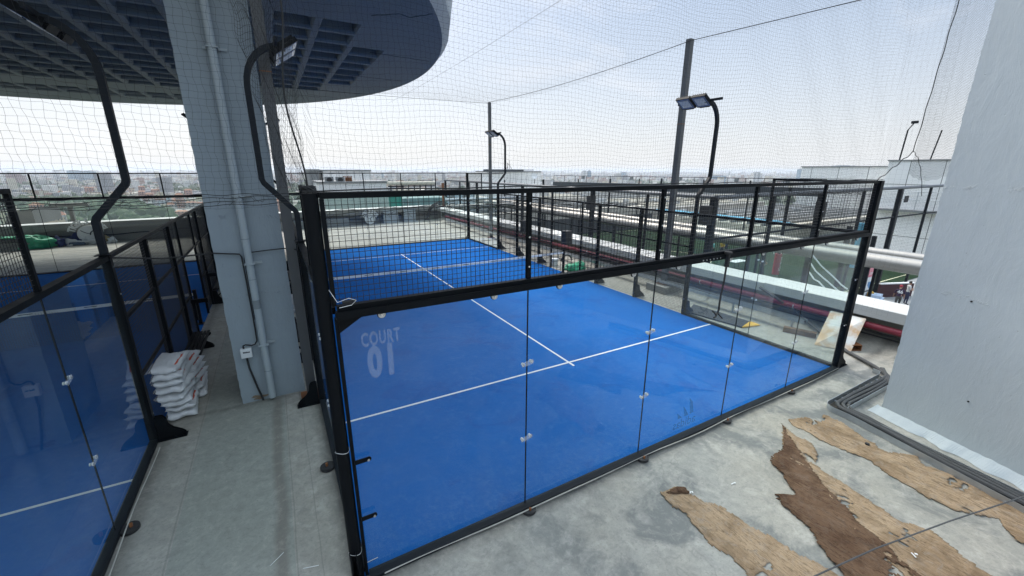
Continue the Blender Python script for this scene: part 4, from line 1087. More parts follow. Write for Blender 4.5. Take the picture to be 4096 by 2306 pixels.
def sack(x, y, z, rz, tilt, seed, label):
    o = D.objects.new('sack', sack_mesh(seed)); COL.objects.link(o); o.location = (x, y, z); o.rotation_euler = (tilt[0], tilt[1], rz)
    tag(o, label, 'sack', 'white woven sacks stacked on the walkway'); return o
names = ['bottom', 'second from the floor', 'third from the floor', 'fourth from the floor', 'fifth from the floor', 'sixth from the floor', 'seventh from the floor', 'topmost and tilted']
rg = random.Random(21); zz = .07
FS = []
for k in range(8):
    o = sack(-2.19-.012*k+rg.uniform(-.02, .02), 4.90+rg.uniform(-.03, .03)+(.0 if k < 7 else .08), zz, rg.uniform(-.22, .22)+.04, (rg.uniform(-.06, .06)+(.03*(k > 4)), .05+rg.uniform(-.03, .03)), 3+k, 'white sack in the front stack, '+names[k]+(' with red and green print' if k == 6 else ''))
    FS.append(o); zz += .122
for k in range(6):
    sack(-2.15-.012*k+rg.uniform(-.03, .03), 5.62+rg.uniform(-.03, .03), .07+.12*k, rg.uniform(-.25, .1), (.02, -.03), 30+2*k, 'white red-striped sack in the rear stack, '+names[k])
pr = FS[6]
for (body, sz, yy, mm) in (('HARINA', .075, -.12, M['baggreen']), ('MASA DE TRIGO REAL', .040, -.20, M['bagred'])):
    tm = text_mesh(body, sz, Matrix.Identity(4), depth=.002, bold=.003); tm.materials.clear(); tm.materials.append(mm)
    o = D.objects.new('print', tm); COL.objects.link(o); o.parent = pr; o.location = (0, yy, .074 if yy > -.15 else .072)
for k in range(3): sack(-.22-.01*k, 8.7+.04*k, .48+.11*k, .1*k, (0, 0), 50+k, 'white sack on the far bench between pillar and court, '+('lowest', 'middle', 'top')[k]+' of three')

# ================================================================== far end of the terrace
def far_y(x): return 31.3+(x-10.85)*.09
r = empty('parapet_wall', (0, 29.8, 0), 'low grey parapet with pale coping closing the far end of the terrace', 'parapet wall')
def slab(mb, x0, x1, o0, o1, z0, z1):
    mb.add([(x0, far_y(x0)+o0, z0), (x1, far_y(x1)+o0, z0), (x1, far_y(x1)+o1, z0), (x0, far_y(x0)+o1, z0), (x0, far_y(x0)+o0, z1), (x1, far_y(x1)+o0, z1), (x1, far_y(x1)+o1, z1), (x0, far_y(x0)+o1, z1)], [(0, 1, 2, 3), (4, 5, 6, 7), (0, 1, 5, 4), (1, 2, 6, 5), (2, 3, 7, 6), (3, 0, 4, 7)]); return mb
slab(MB(), -34, 12.4, .02, .4, -.3, .80).build('wall', M['wallgrey'], r)
rg = random.Random(5); x = -34
while x < 12:
    L = rg.choice((2.6, 3.4, 4.2)); b = min(12.4, x+L)
    slab(MB(), x, b-.02, -.42, .5, .80, 1.16+rg.uniform(-.015, .015)).build('coping_section', plain('weathered_coping', (.42, .42, .38), .7, 0, .3, 1.5) if not x > -33 else r.children[-1].data.materials[0], r)
    x = b
slab(MB(), -34, 12.4, -.40, .52, 1.178, 1.19).build('coping_top', M['parapet'], r)
cb = MB(); cb.tube([(x, far_y(x)-.10, .45+.05*math.sin(x*.9)+.02*math.sin(x*3)) for x in np.linspace(-30, 12, 140)], .03, 6)
top(cb, 'wall_cable', M['rubber'], 'dark cable sagging along the far parapet', 'cable')
b = MB(); slab(b, -3.2, 4.5, -.62, -.12, .02, .55); 
top(b, 'trough', M['greywall'], 'long low grey trough at the foot of the far parapet', 'trough')
b = MB()
for (x0, x1) in ((7.2, 8.4), (8.9, 9.9)): slab(b, x0, x1, -.5, -.03, .0, 1.0)
top(b, 'concrete_buttress', M['fascia'], 'pale concrete blocks against the far parapet near its right end', 'concrete block')
def wall_sign(x0, label, Q):
    c = Vector((x0, far_y(x0)-.62, 0)); s = empty('club_sign', c, label, 'sign')
    ax = Vector((1, .09, 0)).normalized(); n = Vector((ax.y, -ax.x, 0)); R = 1.03
    q = MB(); pts = []
    for k in range(48):
        w = 2*PI*k/48; pts.append(c+ax*math.cos(w)*.72*Q+Vector((0, 0, (.76+.72*math.sin(w))*Q)))
    q.add([p+n*.02 for p in pts]+[p-n*.03 for p in pts], [tuple(range(48)), tuple(range(48, 96))[::-1]]+[(i, (i+1) % 48, 48+(i+1) % 48, 48+i) for i in range(48)])
    q.build('ball', M['white'], s)
    sm = MB(); sm.tube([c+n*.03+(ax*(-.30+.34*math.sin(w))+Vector((0, 0, 1.30-.33*math.cos(w*.8)-.25*w)))*Q for w in np.linspace(-.5, 1.5, 18)], .022*Q, 6)
    sm.tube([c+n*.03+(ax*(.32+.26*math.cos(w))+Vector((0, 0, .70+.34*math.sin(w))))*Q for w in np.linspace(1.0, 4.0, 18)], .040*Q, 6)
    sm.build('seam', M['steel'], s)
    word = 'TIGER 5 PADEL'; a0, a1 = math.radians(158), math.radians(20)
    for k, ch in enumerate(word):
        if ch == ' ': continue
        w = a0+(a1-a0)*k/(len(word)-1); o = c+n*.03+(ax*math.cos(w)*1.03+Vector((0, 0, .76+1.03*math.sin(w))))*Q
        tx = ax*math.sin(w)+Vector((0, 0, -math.cos(w))); ty = ax*math.cos(w)+Vector((0, 0, math.sin(w)))
        text_obj('letter', ch, .58*Q, frame(o, tx, ty), M['white'], s, depth=.03, sx=.80, bold=.022)
wall_sign(-9.75, 'white ball-shaped sign with arched lettering among the heaps at far left', .70)
wall_sign(6.1, 'white ball-shaped sign with arched lettering seen through the right court mesh', .56)
def FL(u, v):
    p = at(u, v, z=0); Y = min(p[1], far_y(p[0])-.75); q = at(u, v, y=Y); return (q[0], Y, 0)
def S_(a, b, c): return (a*.52, b*.7, c*.62)
p = FL(160, 968); lump('tarpaulin_heap', M['green_tarp'], (p[0], p[1]-.1, 0), S_(1.15, .5, .95), 'large green tarpaulin heap by the far parapet at far left', 'tarpaulin', 1, .5)
p = FL(55, 950); b = MB(); slab(b, p[0]-1.6, p[0]+1.1, -1.1, -.5, 0, .36); top(b, 'low_wall', M['wallgrey'], 'low grey block under a green sheet at far left of the terrace', 'low wall')
lump('tarpaulin_sheet', M['green_tarp'], (p[0]-.1, far_y(p[0])-1.0, .60), S_(1.6, .35, .16), 'thin green sheet lying on the low grey block', 'tarpaulin', 5, .5)
p = FL(243, 968); lump('fabric_bundle', M['navy'], (p[0], p[1]-.15, 0), S_(.42, .35, .75), 'dark navy bundle between green heap and white sheets', 'bundle', 2, .35)
p = FL(290, 962); lump('fabric_bundle', M['navy'], (p[0], p[1]+.35, 0), S_(.62, .35, .85), 'blue bundle lying against the ball-shaped sign', 'bundle', 4, .4)
p = FL(275, 965); lump('sheet_heap', M['bagw'], (p[0], p[1]+.05, 0), S_(.8, .35, .45), 'crumpled white plastic sheets in front of the blue bundle', 'plastic sheet', 7, .6)
p = FL(372, 960); lump('sheet_heap', M['bagw'], (p[0], p[1]+.1, 0), S_(.95, .4, .55), 'white plastic sheets just right of the ball-shaped sign', 'plastic sheet', 9, .6)
a, b_ = FL(285, 979), FL(346, 972); top(MB().tube([(a[0], a[1]-.2, .09), (b_[0], b_[1]-.2, .09)], .09, 16), 'rolled_mat', plain('grey_blue_roll', (.10, .13, .19), .8), 'grey-blue rolled mat on the floor below the ball-shaped sign', 'roll', smooth=True)
p = FL(412, 955); lump('sack_heap', plain('yellow_brown_sack', (.28, .22, .10), .8, 0, .4, 8), (p[0], p[1]+.1, 0), S_(.38, .3, .62), 'yellow-brown sack by the far parapet behind the left light pole', 'sack', 11, .4)
p = FL(440, 952); lump('sheet_heap', M['bagw'], (p[0], p[1]+.1, 0), S_(.42, .3, .5), 'small white bag at the right end of the far heap', 'bag', 12, .5)
p = FL(218, 965); top(MB().box((p[0], p[1], .12), (.8, .5, .22), .1), 'pallet', M['wood'], 'brown wooden box between the green heap and navy bundle', 'box')
# block standing behind the far parapet on the left
q = MB(); y0 = 34
P = [at(20, 900, y=y0), at(145, 900, y=y0), at(125, 836, y=y0), at(30, 855, y=y0)]
q.add([Vector(p_) for p_ in P]+[Vector(p_)+Vector((0, 4, 0)) for p_ in P], [(0, 1, 2, 3), (4, 5, 6, 7), (0, 1, 5, 4), (1, 2, 6, 5), (2, 3, 7, 6), (3, 0, 4, 7)])
top(q, 'stair_tower_roof', M['wallgrey'], 'slanting grey concrete roof just beyond the far parapet at far left', 'roof')
q = MB(); x0 = at(283, 840, y=33.5); q.bb(x0[0]-.1, x0[0]+.1, 33.4, 33.6, -2, x0[2]+.2); q.bb(x0[0]-.9, x0[0]+.9, 33.35, 33.65, x0[2]+.2, x0[2]+.42)
top(q, 'gantry_post', M['wallgrey'], 'small grey T-shaped post beyond the far parapet', 'post')
# dark hoses at the right end of the far parapet
for k in range(4):
    c = at(1760, 850, y=29.5); b = MB(); b.tube([(c[0]-1.0-.07*k+.0, 29.6+.1*k, .15)]+[(c[0]+.1+(1.15-.1*k)*math.cos(w)*1.0, 29.6+.1*k, .55+(1.05-.09*k)*math.sin(w)) for w in np.linspace(PI, .25, 20)], .035, 6)
    top(b, 'hose_arch', M['rubber'], 'black hose arching over the far right corner parapet, '+('outermost', 'second', 'third', 'innermost')[k], 'hose', 'black hoses arching over the parapet corner')
# ================================================================== sports hall roof, cage and plant to the right
EX, EY, EZ = 18.0, 9.05, 2.95
r = empty('pitch_enclosure', (EX, EY, -4.95), 'dark steel frame of posts and rails enclosing the green football pitch', 'steel frame')
ST = M['steel_far']
def post(x, y, w, z0=-4.95, z1=EZ): MB().bb(x-w/2, x+w/2, y-w/2, y+w/2, z0, z1).build('post', ST, r)
for y, w in ((EY, .26), (13.2, .12), (17.9, .22), (22.5, .12), (26.9, .20), (31.4, .12), (36, .2), (40.5, .12), (45, .2)): post(EX, y, w)
for x, w in ((22.8, .14), (27.6, .24), (33, .15), (38.5, .24), (44, .15), (49.5, .24)): post(x, EY-.1, w)
for (x, y, w) in ((20.9, 44.5, .12), (26, 44.8, .12), (32, 44.8, .2), (38, 44.8, .12), (44, 44.8, .2), (50, 44.8, .12), (55, 44.8, .2), (55, 30, .14), (55, 37, .14)): post(x, y, w, -4.95, 2.9)
MB().tube([(EX, y, EZ) for y in (EY, 45)], .10, 12).tube([(EX, EY-.1, EZ), (55, EY-.1, EZ+.15)], .11, 12).build('top_pipe', plain('weathered_grey_pipe', (.13, .14, .15), .5, 0, .2, 3), r, True)
MB().tube([(EX, y, .95) for y in (EY, 45)], .05, 8).tube([(EX, EY-.1, .95), (55, EY-.1, 1.0)], .06, 8).tube([(EX, y, -1.2) for y in (EY, 45)], .05, 8).build('mid_pipe', ST, r)
BA, BB = Vector(at(2215, 742, t=62)), Vector(at(3300, 752, t=42)); BA.z = BB.z = 2.05; bd = BB-BA
MB().box((BA+BB)/2, (bd.length, .5, .85), math.atan2(bd.y, bd.x)).build('far_beam', M['darkbeam'], r)
MB().bb(19, 53.5, 44.7, 44.9, -4.95, -2.6).bb(18.2, 18.4, 10, 44, -4.95, -2.8).build('dark_banner', M['darkbeam'], r)
sp = MB()
for (x, y, z) in ((EX-.25, EY+.15, 2.1), (EX-.2, 17.8, 2.1), (27.4, EY-.3, 2.0)): sp.bb(x-.2, x+.2, y-.22, y+.22, z-.45, z+.45)
sp.build('speaker_box', M['rubber'], r)
MB().bb(38.2, 38.8, EY-.55, EY-.50, 2.05, 2.5).build('floodlight', M['rubber'], r)
G = np.array([[(x, EY-.1+.05*math.sin(x), z) for x in np.arange(EX, 55, .25)] for z in np.arange(-4.4, 2.9, .25)])
net_object('net_mesh', G, .004, M['twine'], r)
G = np.array([[(EX, y, z) for y in np.arange(EY, 44, .25)] for z in np.arange(-4.4, 2.9, .25)])
net_object('net_mesh', G, .004, M['twine'], r)

def duct(x, z, rad, y0, y1, label, mat=None, seg=1.5):
    r = empty('air_duct', (x, y0, z), label, 'duct', 'long silver ducts beyond the parapet')
    MB().tube([(x, y, z) for y in np.linspace(y0, y1, 20)], rad, 20).build('tube', mat or M['duct'], r, True)
    y = y0+.4
    while y < y1: MB().cyl((x, y, z), rad+.006, .05, 20, 'y').build('joint_band', mat or M['duct'], r); y += seg
    y = y0+3
    while y < y1: MB().bb(x-.06, x+.06, y-.06, y+.06, -4.95, z-rad).build('support', ST, r); y += 6
duct(24.9, -.05, .36, -4, 52, 'thick silver air duct running above the pitch edge, the nearer one', seg=2.2)
duct(25.8, .22, .24, -4, 52, 'second silver duct just behind the thick one')
# signs and gear at the near corner of the pitch
for (u0, v0, u1, v1, mat, lab, txt) in ((3476, 1076, 3496, 1104, plain('pink_sign', (.62, .22, .26), .6), 'pink notice board on the post, uppermost of three', None), (3466, 1112, 3487, 1160, M['white'], 'white board with a blue shield on the post, middle of three', 'm'), (3456, 1164, 3476, 1200, M['white'], 'white board with a round crest on the post, lowest of three', 'c')):
    a, b_ = at(u0, v0, y=8.5), at(u1, v1, y=8.5); s = empty('notice_board', a, lab, 'sign')
    MB().bb(a[0], b_[0], 8.46, 8.5, b_[2], a[2]).build('board', mat, s)
    cx, cz = (a[0]+b_[0])/2, (a[2]+b_[2])/2; w = b_[0]-a[0]
    k = MB()
    if txt == 'm': k.prism([(cx-.28*w, cz+.18), (cx+.28*w, cz+.18), (cx+.26*w, cz-.08), (cx, cz-.36), (cx-.26*w, cz-.08)], 8.45, 8.458, 'xz'); k.build('shield', plain('blue_shield', (.10, .25, .45), .6), s)
    elif txt == 'c': k.cyl((cx, 8.452, cz), .26*w, .01, 20, 'y'); k.build('crest', plain('blue_crest', (.08, .12, .22), .6), s)
    else: k.bb(cx-.3*w, cx+.3*w, 8.45, 8.458, cz-.02, cz+.02).bb(cx-.3*w, cx+.3*w, 8.45, 8.458, cz-.12, cz-.08); k.build('print', M['white'], s)
p = at(3441, 1183, z=-4.95); b = MB().bb(p[0]-.12, p[0]+.12, p[1]-.12, p[1]+.12, -4.95, -.4); b2 = top(b, 'sign_post', ST, 'dark square post carrying the three notice boards', 'post')
p = at(3345, 1150, z=-4.95); pp = empty('numbered_post', p, 'dark post with yellow number plates 1 and 2 behind the glass', 'post')
MB().bb(p[0]-.15, p[0]+.15, p[1]-.15, p[1]+.15, -4.95, .0).build('post', ST, pp)
for z, t_ in ((-1.6, '1'), (-2.35, '2')):
    MB().bb(p[0]-.19, p[0]+.19, p[1]-.19, p[1]-.16, z-.24, z+.24).build('plate', M['yellow'], pp)
    text_obj('number', t_, .45, frame((p[0], p[1]-.20, z), (1, 0, 0), (0, 0, 1)), M['wire'], pp, depth=.01)
b = MB(); b.prism([(0, 0), (9, 2.4), (9, 2.7), (0, .25)], 0, .25, 'xz')
bar = empty('barrier', (37, 7.6, -4.95), 'sloping dark red barrier with a white top behind the jersey-wearing man', 'barrier')
aa, bb_ = Vector(at(3507, 1190, z=-4.95)), Vector(at(3680, 1170, z=-4.95))
bb_ = Vector(at(3640, 1185, z=-4.95)); d = (bb_-aa)
q = MB(); q.box((aa+bb_)/2+Vector((0, 0, .5)), (d.length, .12, 1.0), math.atan2(d.y, d.x)); q.build('panel', plain('dark_maroon', (.05, .015, .02), .7), bar)
q = MB(); q.box((aa+bb_)/2+Vector((0, 0, 1.05)), (d.length, .2, .08), math.atan2(d.y, d.x)); q.build('top_rail', M['white'], bar)
p = at(3500, 1200, z=-4.6); top(MB().box((p[0], p[1], -4.45), (.9, .6, .5), .2).box((p[0], p[1], -4.7), (1.2, .8, .5), .2), 'equipment_box', plain('pale_blue_plastic', (.45, .55, .68), .5), 'pale blue plastic crate just above the white coping', 'crate')
p = at(3470, 1192, z=-4.6); top(MB().box((p[0], p[1], -4.4), (.5, .5, .55), .5), 'equipment_box', M['yellow'], 'small yellow box beside the pale blue crate', 'box')
p = at(3100, 1100, z=-4.95); rb = empty('padded_post', p, 'red padded post with white vertical lettering on the pitch edge', 'post')
MB().tube([(p[0], p[1], -4.95), (p[0], p[1], -3.0)], .28, 14).build('padding', plain('red_padding', (.30, .015, .02), .5), rb, True)
text_obj('word', 'Xtreme', .42, frame((p[0]-.02, p[1]-.29, -3.9), (0, 0, 1), (-1, 0, 0)), M['white'], rb, depth=.01)
MB().bb(p[0]-.1, p[0]+.1, p[1]-.1, p[1]+.1, -3.0, 2.8).build('post', ST, rb)
text_e = empty('banner_lettering', at(3150, 1008, t=40), 'small white ENERGY lettering on the dark banner beyond the pitch', 'lettering')
text_obj('word', 'ENERGY', .75, frame(at(3150, 1008, t=40), RR, (0, 0, 1)), M['white'], text_e, depth=.02)
for k, pts in enumerate((((3250, 1022), (3285, 1065), (3330, 1105), (3365, 1140), (3389, 1158)), ((3241, 1052), (3262, 1085), (3290, 1110), (3325, 1140), (3357, 1168)), ((3236, 1088), (3256, 1118), (3275, 1128), (3300, 1155)))):
    b = MB(); b.tube([at(u, v, t=21-.25*i) for i, (u, v) in enumerate(pts)], .035, 6)
    top(b, 'white_hose', M['white'], 'wavy white hose hanging behind the glass, '+('upper right', 'middle', 'lower left')[k]+' of three', 'hose', 'white hoses hanging beyond the parapet', True)
# table on the pitch
p = at(2945, 1075, z=-4.9); tb = empty('folding_table', p, 'white folding table standing on the pitch behind the court glass', 'table')
MB().bb(p[0]-.9, p[0]+.9, p[1]-.4, p[1]+.4, -4.2, -4.14).build('tabletop', M['white'], tb)
for sx in (-.8, .8):
    for sy in (-.3, .3): MB().bb(p[0]+sx-.02, p[0]+sx+.02, p[1]+sy-.02, p[1]+sy+.02, -4.9, -4.2).build('leg', ST, tb)

# ---- white clad building at the right
def clad(name, x0, x1, y0, y1, z0, z1, label, px=2.2, pz=1.9, cap=True, mat=None, extra=None):
    r = empty(name, (x0, y0, z0), label, 'building')
    MB().bb(x0, x1, y0, y1, z0, z1).build('wall', mat or M['panel'], r)
    s = MB(); 
    z = z0+pz
    while z < z1-.2: s.bb(x0-.006, x0-.001, y0, y1, z-.025, z+.025); s.bb(x0, x1, y0-.006, y0-.001, z-.025, z+.025); z += pz
    y = y0+px
    while y < y1-.3: s.bb(x0-.007, x0-.002, y-.025, y+.025, z0, z1); y += px
    x = x0+px
    while x < x1-.3: s.bb(x-.025, x+.025, y0-.007, y0-.002, z0, z1); x += px
    s.build('panel_joints', plain('panel_joint', (.16, .16, .15), .8) if 'pj' not in M else M['pj'], r)
    if cap: MB().bb(x0-.1, x1+.1, y0-.1, y1+.1, z1+.001, z1+.12).build('roof_cap', M['greywall'], r)
    return r
M['pj'] = plain('panel_joint', (.16, .16, .15), .8)
wb = clad('clad_building', 56, 70, 4, 16.2, -4.95, 5.15, 'tall white panelled building behind the duct at the right', 2.6, 2.6)
clad('clad_building', 60, 74, 16.3, 26.5, -.2, 4.6, 'lower white panelled wing left of the tall panelled building', 3.0, 1.7)
MB().bb(55.2, 56, 4, 16.2, .2, .4).build('canopy', M['greywall'], wb)
q = MB(); p0 = (55.2, 5.2, .4)
for z in (1.4, 2.2): q.tube([(55.2, 16, z), (55.2, 7.5, z), (55.2, 6.6, z), (55.2, 4, z-2.4)], .035, 6)
for y in (16, 13, 10, 7.5, 6.6): q.tube([(55.2, y, .4), (55.2, y, 2.2)], .035, 6)
q.build('handrail', M['zinc'], wb)
q = MB()
for k in range(8): q.bb(55.1, 55.9, 6.4-.3*k, 6.65-.3*k, .3-.28*k, .36-.28*k)
q.build('stair', ST, wb)
a = at(3590, 670, x=57); q = MB(); q.tube([(57, a[1], 5.1), (57, a[1]-.1, 8.2)], .07, 6).tube([(57, a[1]-.1, 8.2), (57, a[1]-.5, 8.9)], .05, 6).box((57, a[1]-.5, 8.9), (.3, .5, .25)); q.build('camera_mast', ST, wb)
a = at(3712, 670, x=57); MB().tube([(57, a[1], 5.1), (57, a[1]-.3, 8.0)], .06, 6).build('rod', ST, wb)

# ---- plant roofs beyond
def fbox(name, u0, v0, u1, v1, Y, dep, mat, label, cat, zb=None, group=None, bld=True):
    a, b_ = at(u0, v0, y=Y), at(u1, v1, y=Y); z0 = b_[2] if zb is None else zb
    m_ = MB().bb(a[0], b_[0], Y, Y+dep, z0, a[2])
    return top(m_, name, mat, label, cat, group), (a[0], b_[0], z0, a[2])
def roofhouse(u0, v0, u1, v1, Y, dep, label, zb=-5, ribs=.9, mat=None):
    a, b_ = at(u0, v0, y=Y), at(u1, v1, y=Y); r = empty('plant_room', (a[0], Y, zb), label, 'building')
    MB().bb(a[0], b_[0], Y, Y+dep, zb, a[2]).build('wall', mat or M['panel'], r)
    s = MB(); x = a[0]+ribs
    while x < b_[0]-.1: s.bb(x-.02, x+.02, Y-.006, Y-.001, zb, a[2]); x += ribs
    s.build('panel_joints', M['pj'], r); MB().bb(a[0]-.1, b_[0]+.1, Y-.1, Y+dep+.1, a[2]+.001, a[2]+.18).build('roof_edge', M['greywall'], r)
    return r, a, b_
w1, a, b_ = roofhouse(1290, 686, 1491, 800, 52, 10, 'tall white plant room at left behind the far parapet')
roofhouse(1236, 684, 1288, 800, 51.6, 8, 'narrow grey panelled tower left of the tall plant room', mat=M['greywall'])
roofhouse(1274, 735, 1552, 845, 44, 6, 'long pale plant room in front of the tall one, with fan units on top', zb=-5, ribs=2.6)
top(MB().bb(at(1300, 800, y=43.9)[0], at(1556, 800, y=43.9)[0], 43.85, 43.9, at(1300, 842, y=43.9)[2], at(1300, 782, y=43.9)[2]), 'green_panel', plain('pale_green_panel', (.42, .50, .45), .5), 'pale green panel strip on the front of the long plant room', 'panel')
for k, u in enumerate((1318, 1362)):
    a = at(u, 733, y=44.6); f = empty('air_conditioner', a, ('left' if k == 0 else 'right')+' grey outdoor fan unit on the long plant room', 'air conditioner', 'outdoor fan units on the plant room')
    MB().bb(a[0]-.42, a[0]+.42, 44.4, 44.8, a[2], a[2]+.62).build('housing', M['greywall'], f)
    MB().cyl((a[0], 44.38, a[2]+.31), .26, .03, 20, 'y').build('fan', M['rubber'], f)
a = at(1392, 733, y=44.6); q = MB()
for dx in (-.4, 0, .4): q.bb(a[0]+dx-.03, a[0]+dx+.03, 44.5, 44.6, a[2], a[2]+.72)
q.bb(a[0]-.45, a[0]+.45, 44.5, 44.6, a[2]+.66, a[2]+.72); q.bb(a[0]-.2, a[0]+.4, 44.65, 45, a[2], a[2]+.6); top(q, 'rusty_frame', M['rust'], 'small rusty frame beside the two fan units', 'frame')
w2, a, b_ = roofhouse(1995, 690, 2160, 820, 60, 9, 'white ribbed plant room under the dark roof beam', ribs=1.1)
roofhouse(1925, 697, 2010, 820, 59, 6, 'smaller white plant room left of the ribbed one', ribs=1.6)
q = MB().bb(at(1935, 680, y=58.8)[0], at(2092, 680, y=58.8)[0], 58.6, 59, at(1935, 687, y=58.8)[2], at(1935, 678, y=58.8)[2]).bb(at(2092, 680, y=58.8)[0], at(2135, 680, y=58.8)[0], 58.7, 58.9, at(1935, 682, y=58.8)[2], at(1935, 679, y=58.8)[2])
top(q, 'roof_beam', M['darkbeam'], 'dark brown beam lying across the ribbed plant room roof', 'beam')
a = at(2031, 678, y=60.5); q = MB().tube([(a[0], 60.5, a[2]), (a[0], 60.5, a[2]+1.05)], .05, 6).tube([(a[0], 60.5, a[2]+1.0), (a[0]+.85, 60.5, a[2])], .03, 5).tube([(a[0], 60.5, a[2]+.4), (a[0]-.4, 60.5, a[2])], .03, 5).tube([(a[0]+.35, 60.5, a[2]), (a[0]+.33, 60.5, a[2]+1.5)], .025, 5)
top(q, 'antenna_mast', ST, 'thin antenna mast above the dark roof beam', 'antenna')
a = Vector(at(2138, 705, y=57)); n_ = Vector((-.55, -.75, .35)).normalized(); t1 = n_.orthogonal().normalized(); t2 = n_.cross(t1); q = MB(); rings = []
for k in range(5):
    rr_ = .52*k/4
    rings.append([a+n_*(.12*(k/4)**2)+(t1*math.cos(w)+t2*math.sin(w))*max(rr_, .01) for w in [2*PI*j/20 for j in range(20)]])
vs = [p for rg2 in rings for p in rg2]; q.add(vs, [(k*20+j, k*20+(j+1) % 20, (k+1)*20+(j+1) % 20, (k+1)*20+j) for k in range(4) for j in range(20)])
ds = empty('satellite_dish', a, 'white satellite dish at the right end of the ribbed plant room', 'satellite dish')
q.build('reflector', M['white'], ds, True); MB().tube([a-n_*.05, a-n_*.05-Vector((0, 0, 1.2))], .05, 6).build('stand', ST, ds)
# long pale tube on a frame, tanks, screens, pipes
a, b_ = at(1552, 735, y=50), at(1738, 735, y=50); q = empty('pale_tube', a, 'long cream insulated tube on a dark frame, left middle distance', 'duct')
MB().tube([(a[0], 50, a[2]), (b_[0], 50, a[2])], .24, 16).build('tube', plain('cream_tube', (.60, .56, .45), .6), q, True)
fr_ = MB()
x = a[0]+.3
while x < b_[0]: fr_.bb(x-.05, x+.05, 49.9, 50.1, a[2]-2.2, a[2]-.24); x += .75
fr_.bb(a[0], b_[0], 49.9, 50.1, a[2]-.42, a[2]-.30); fr_.build('frame', ST, q)
MB().bb(b_[0]-1.9, b_[0]-.1, 50.4, 51.2, a[2]+.30, a[2]+.36).build('tilted_cover', M['darkbeam'], q)
for k in range(9):
    u = 1755+k*17; a = at(u, 765, y=47+(k % 3)); tk = empty('storage_tank', (a[0], 47+(k % 3), -1), 'pale upright tank in the plant yard, number seen %s from the left' % ('first', 'second', 'third', 'fourth', 'fifth', 'sixth', 'seventh', 'eighth', 'ninth')[k], 'tank', 'upright tanks in the plant yard')
    h = a[2]+.15*math.sin(k*2.1); yy = 47+(k % 3)
    MB().cyl((a[0], yy, (h-5)/2), .30, h+5, 16).tube([(a[0], yy, h), (a[0], yy, h+.16)], [.30, .12], 16).build('shell', M['tank'] if k % 3 else M['greywall'], tk, True)
    MB().cyl((a[0], yy, h-.5), .31, .06, 16).cyl((a[0], yy, h+.2), .05, .2, 8).build('fittings', ST, tk)
fbox('shade_netting', 1555, 782, 1612, 838, 40, .1, M['greennet'], 'green shade netting hung beside the long plant room', 'netting')
fbox('glass_skylight', 1612, 795, 1790, 832, 42, 4, plain('green_skylight', (.16, .28, .27), .3), 'low green glazed skylight in the plant yard', 'skylight')
a = at(1771, 733, y=33.5); top(MB().bb(a[0]-.09, a[0]+.09, 33.4, 33.6, -3, a[2]), 'rusty_column', M['rust'], 'thin rusty column beyond the far parapet corner', 'column')
q = MB(); rg = random.Random(14)
for k in range(26):
    y = rg.uniform(36, 50); x = at(rg.uniform(1620, 1950), 790, y=y)[0]; L = rg.uniform(1, 6); z = rg.uniform(-2.2, 1.2)
    if k % 3: q.tube([(x, y, z), (x+L, y, z+rg.uniform(-.1, .1))], rg.uniform(.03, .09), 6)
    else: q.tube([(x, y, -4), (x, y, z+1)], rg.uniform(.03, .07), 6)
top(q, 'pipework', M['zinc'], 'tangle of thin grey pipes in the plant yard beyond the far corner', 'pipes')
for k, (yy, z, rad, u0, u1, lab) in enumerate(((38, 0.35, .26, 1640, 2050, 'pale grey horizontal pipe nearest the far corner'), (41, 0.9, .16, 1780, 2100, 'thinner grey horizontal pipe behind the pale one'), (36.5, -.2, .2, 1600, 1760, 'short white pipe left of the far corner'))):
    a, b_ = at(u0, 820, y=yy), at(u1, 820, y=yy); top(MB().tube([(a[0], yy, z), (b_[0], yy, z)], rad, 14), 'horizontal_pipe', M['duct'] if k == 0 else M['zinc'], lab, 'pipe', 'horizontal pipes in the plant yard', True)

# far pale roofs with skylight strips, between field and city
M['roof_pale'] = plain('dusty_pale_roof', (.60, .57, .48), .8, 0, .35, .35, stretch=(1, .3, 1))
M['roof_grey'] = plain('dusty_grey_roof', (.36, .35, .32), .8, 0, .4, .4)
rg = random.Random(31); k = 0
for (x0, x1, y0, y1, z) in ((56, 100, 27, 46, -3.0), (56, 90, 47.5, 62, -2.2), (20, 54, 47, 58, -1.6), (20, 52, 60, 74, -.9), (56, 108, 64, 84, -1.8), (22, 55, 76, 92, -.4)):
    rr_ = empty('factory_roof', (x0, y0, -5), ('pale flat roof beyond the right end of the pitch', 'pale roof behind the first one at the right', 'dusty roof just behind the far dark beam', 'second dusty roof behind the far dark beam', 'wide roof far behind the panelled building', 'farthest dusty roof before the city')[k], 'roof')
    MB().bb(x0, x1, y0, y1, -4.96, z).build('deck', M['roof_pale'] if k % 2 == 0 else M['roof_grey'], rr_)
    s = MB(); y = y0+1.2
    while y < y1-.8: s.bb(x0+.6, x1-.6, y, y+.5, z+.001, z+.28+rg.uniform(0, .2)); y += rg.uniform(1.8, 2.8)
    s.build('ridges', M['greywall'] if k % 2 == 0 else M['roof_pale'], rr_)
    s = MB()
    for q_ in range(14): xx_, yy_ = rg.uniform(x0+1, x1-2), rg.uniform(y0+1, y1-1); s.bb(xx_, xx_+rg.uniform(.6, 2), yy_, yy_+rg.uniform(.5, 1.2), z+.002, z+rg.uniform(.5, 1.0))
    s.build('vents', M['zinc'], rr_); k += 1
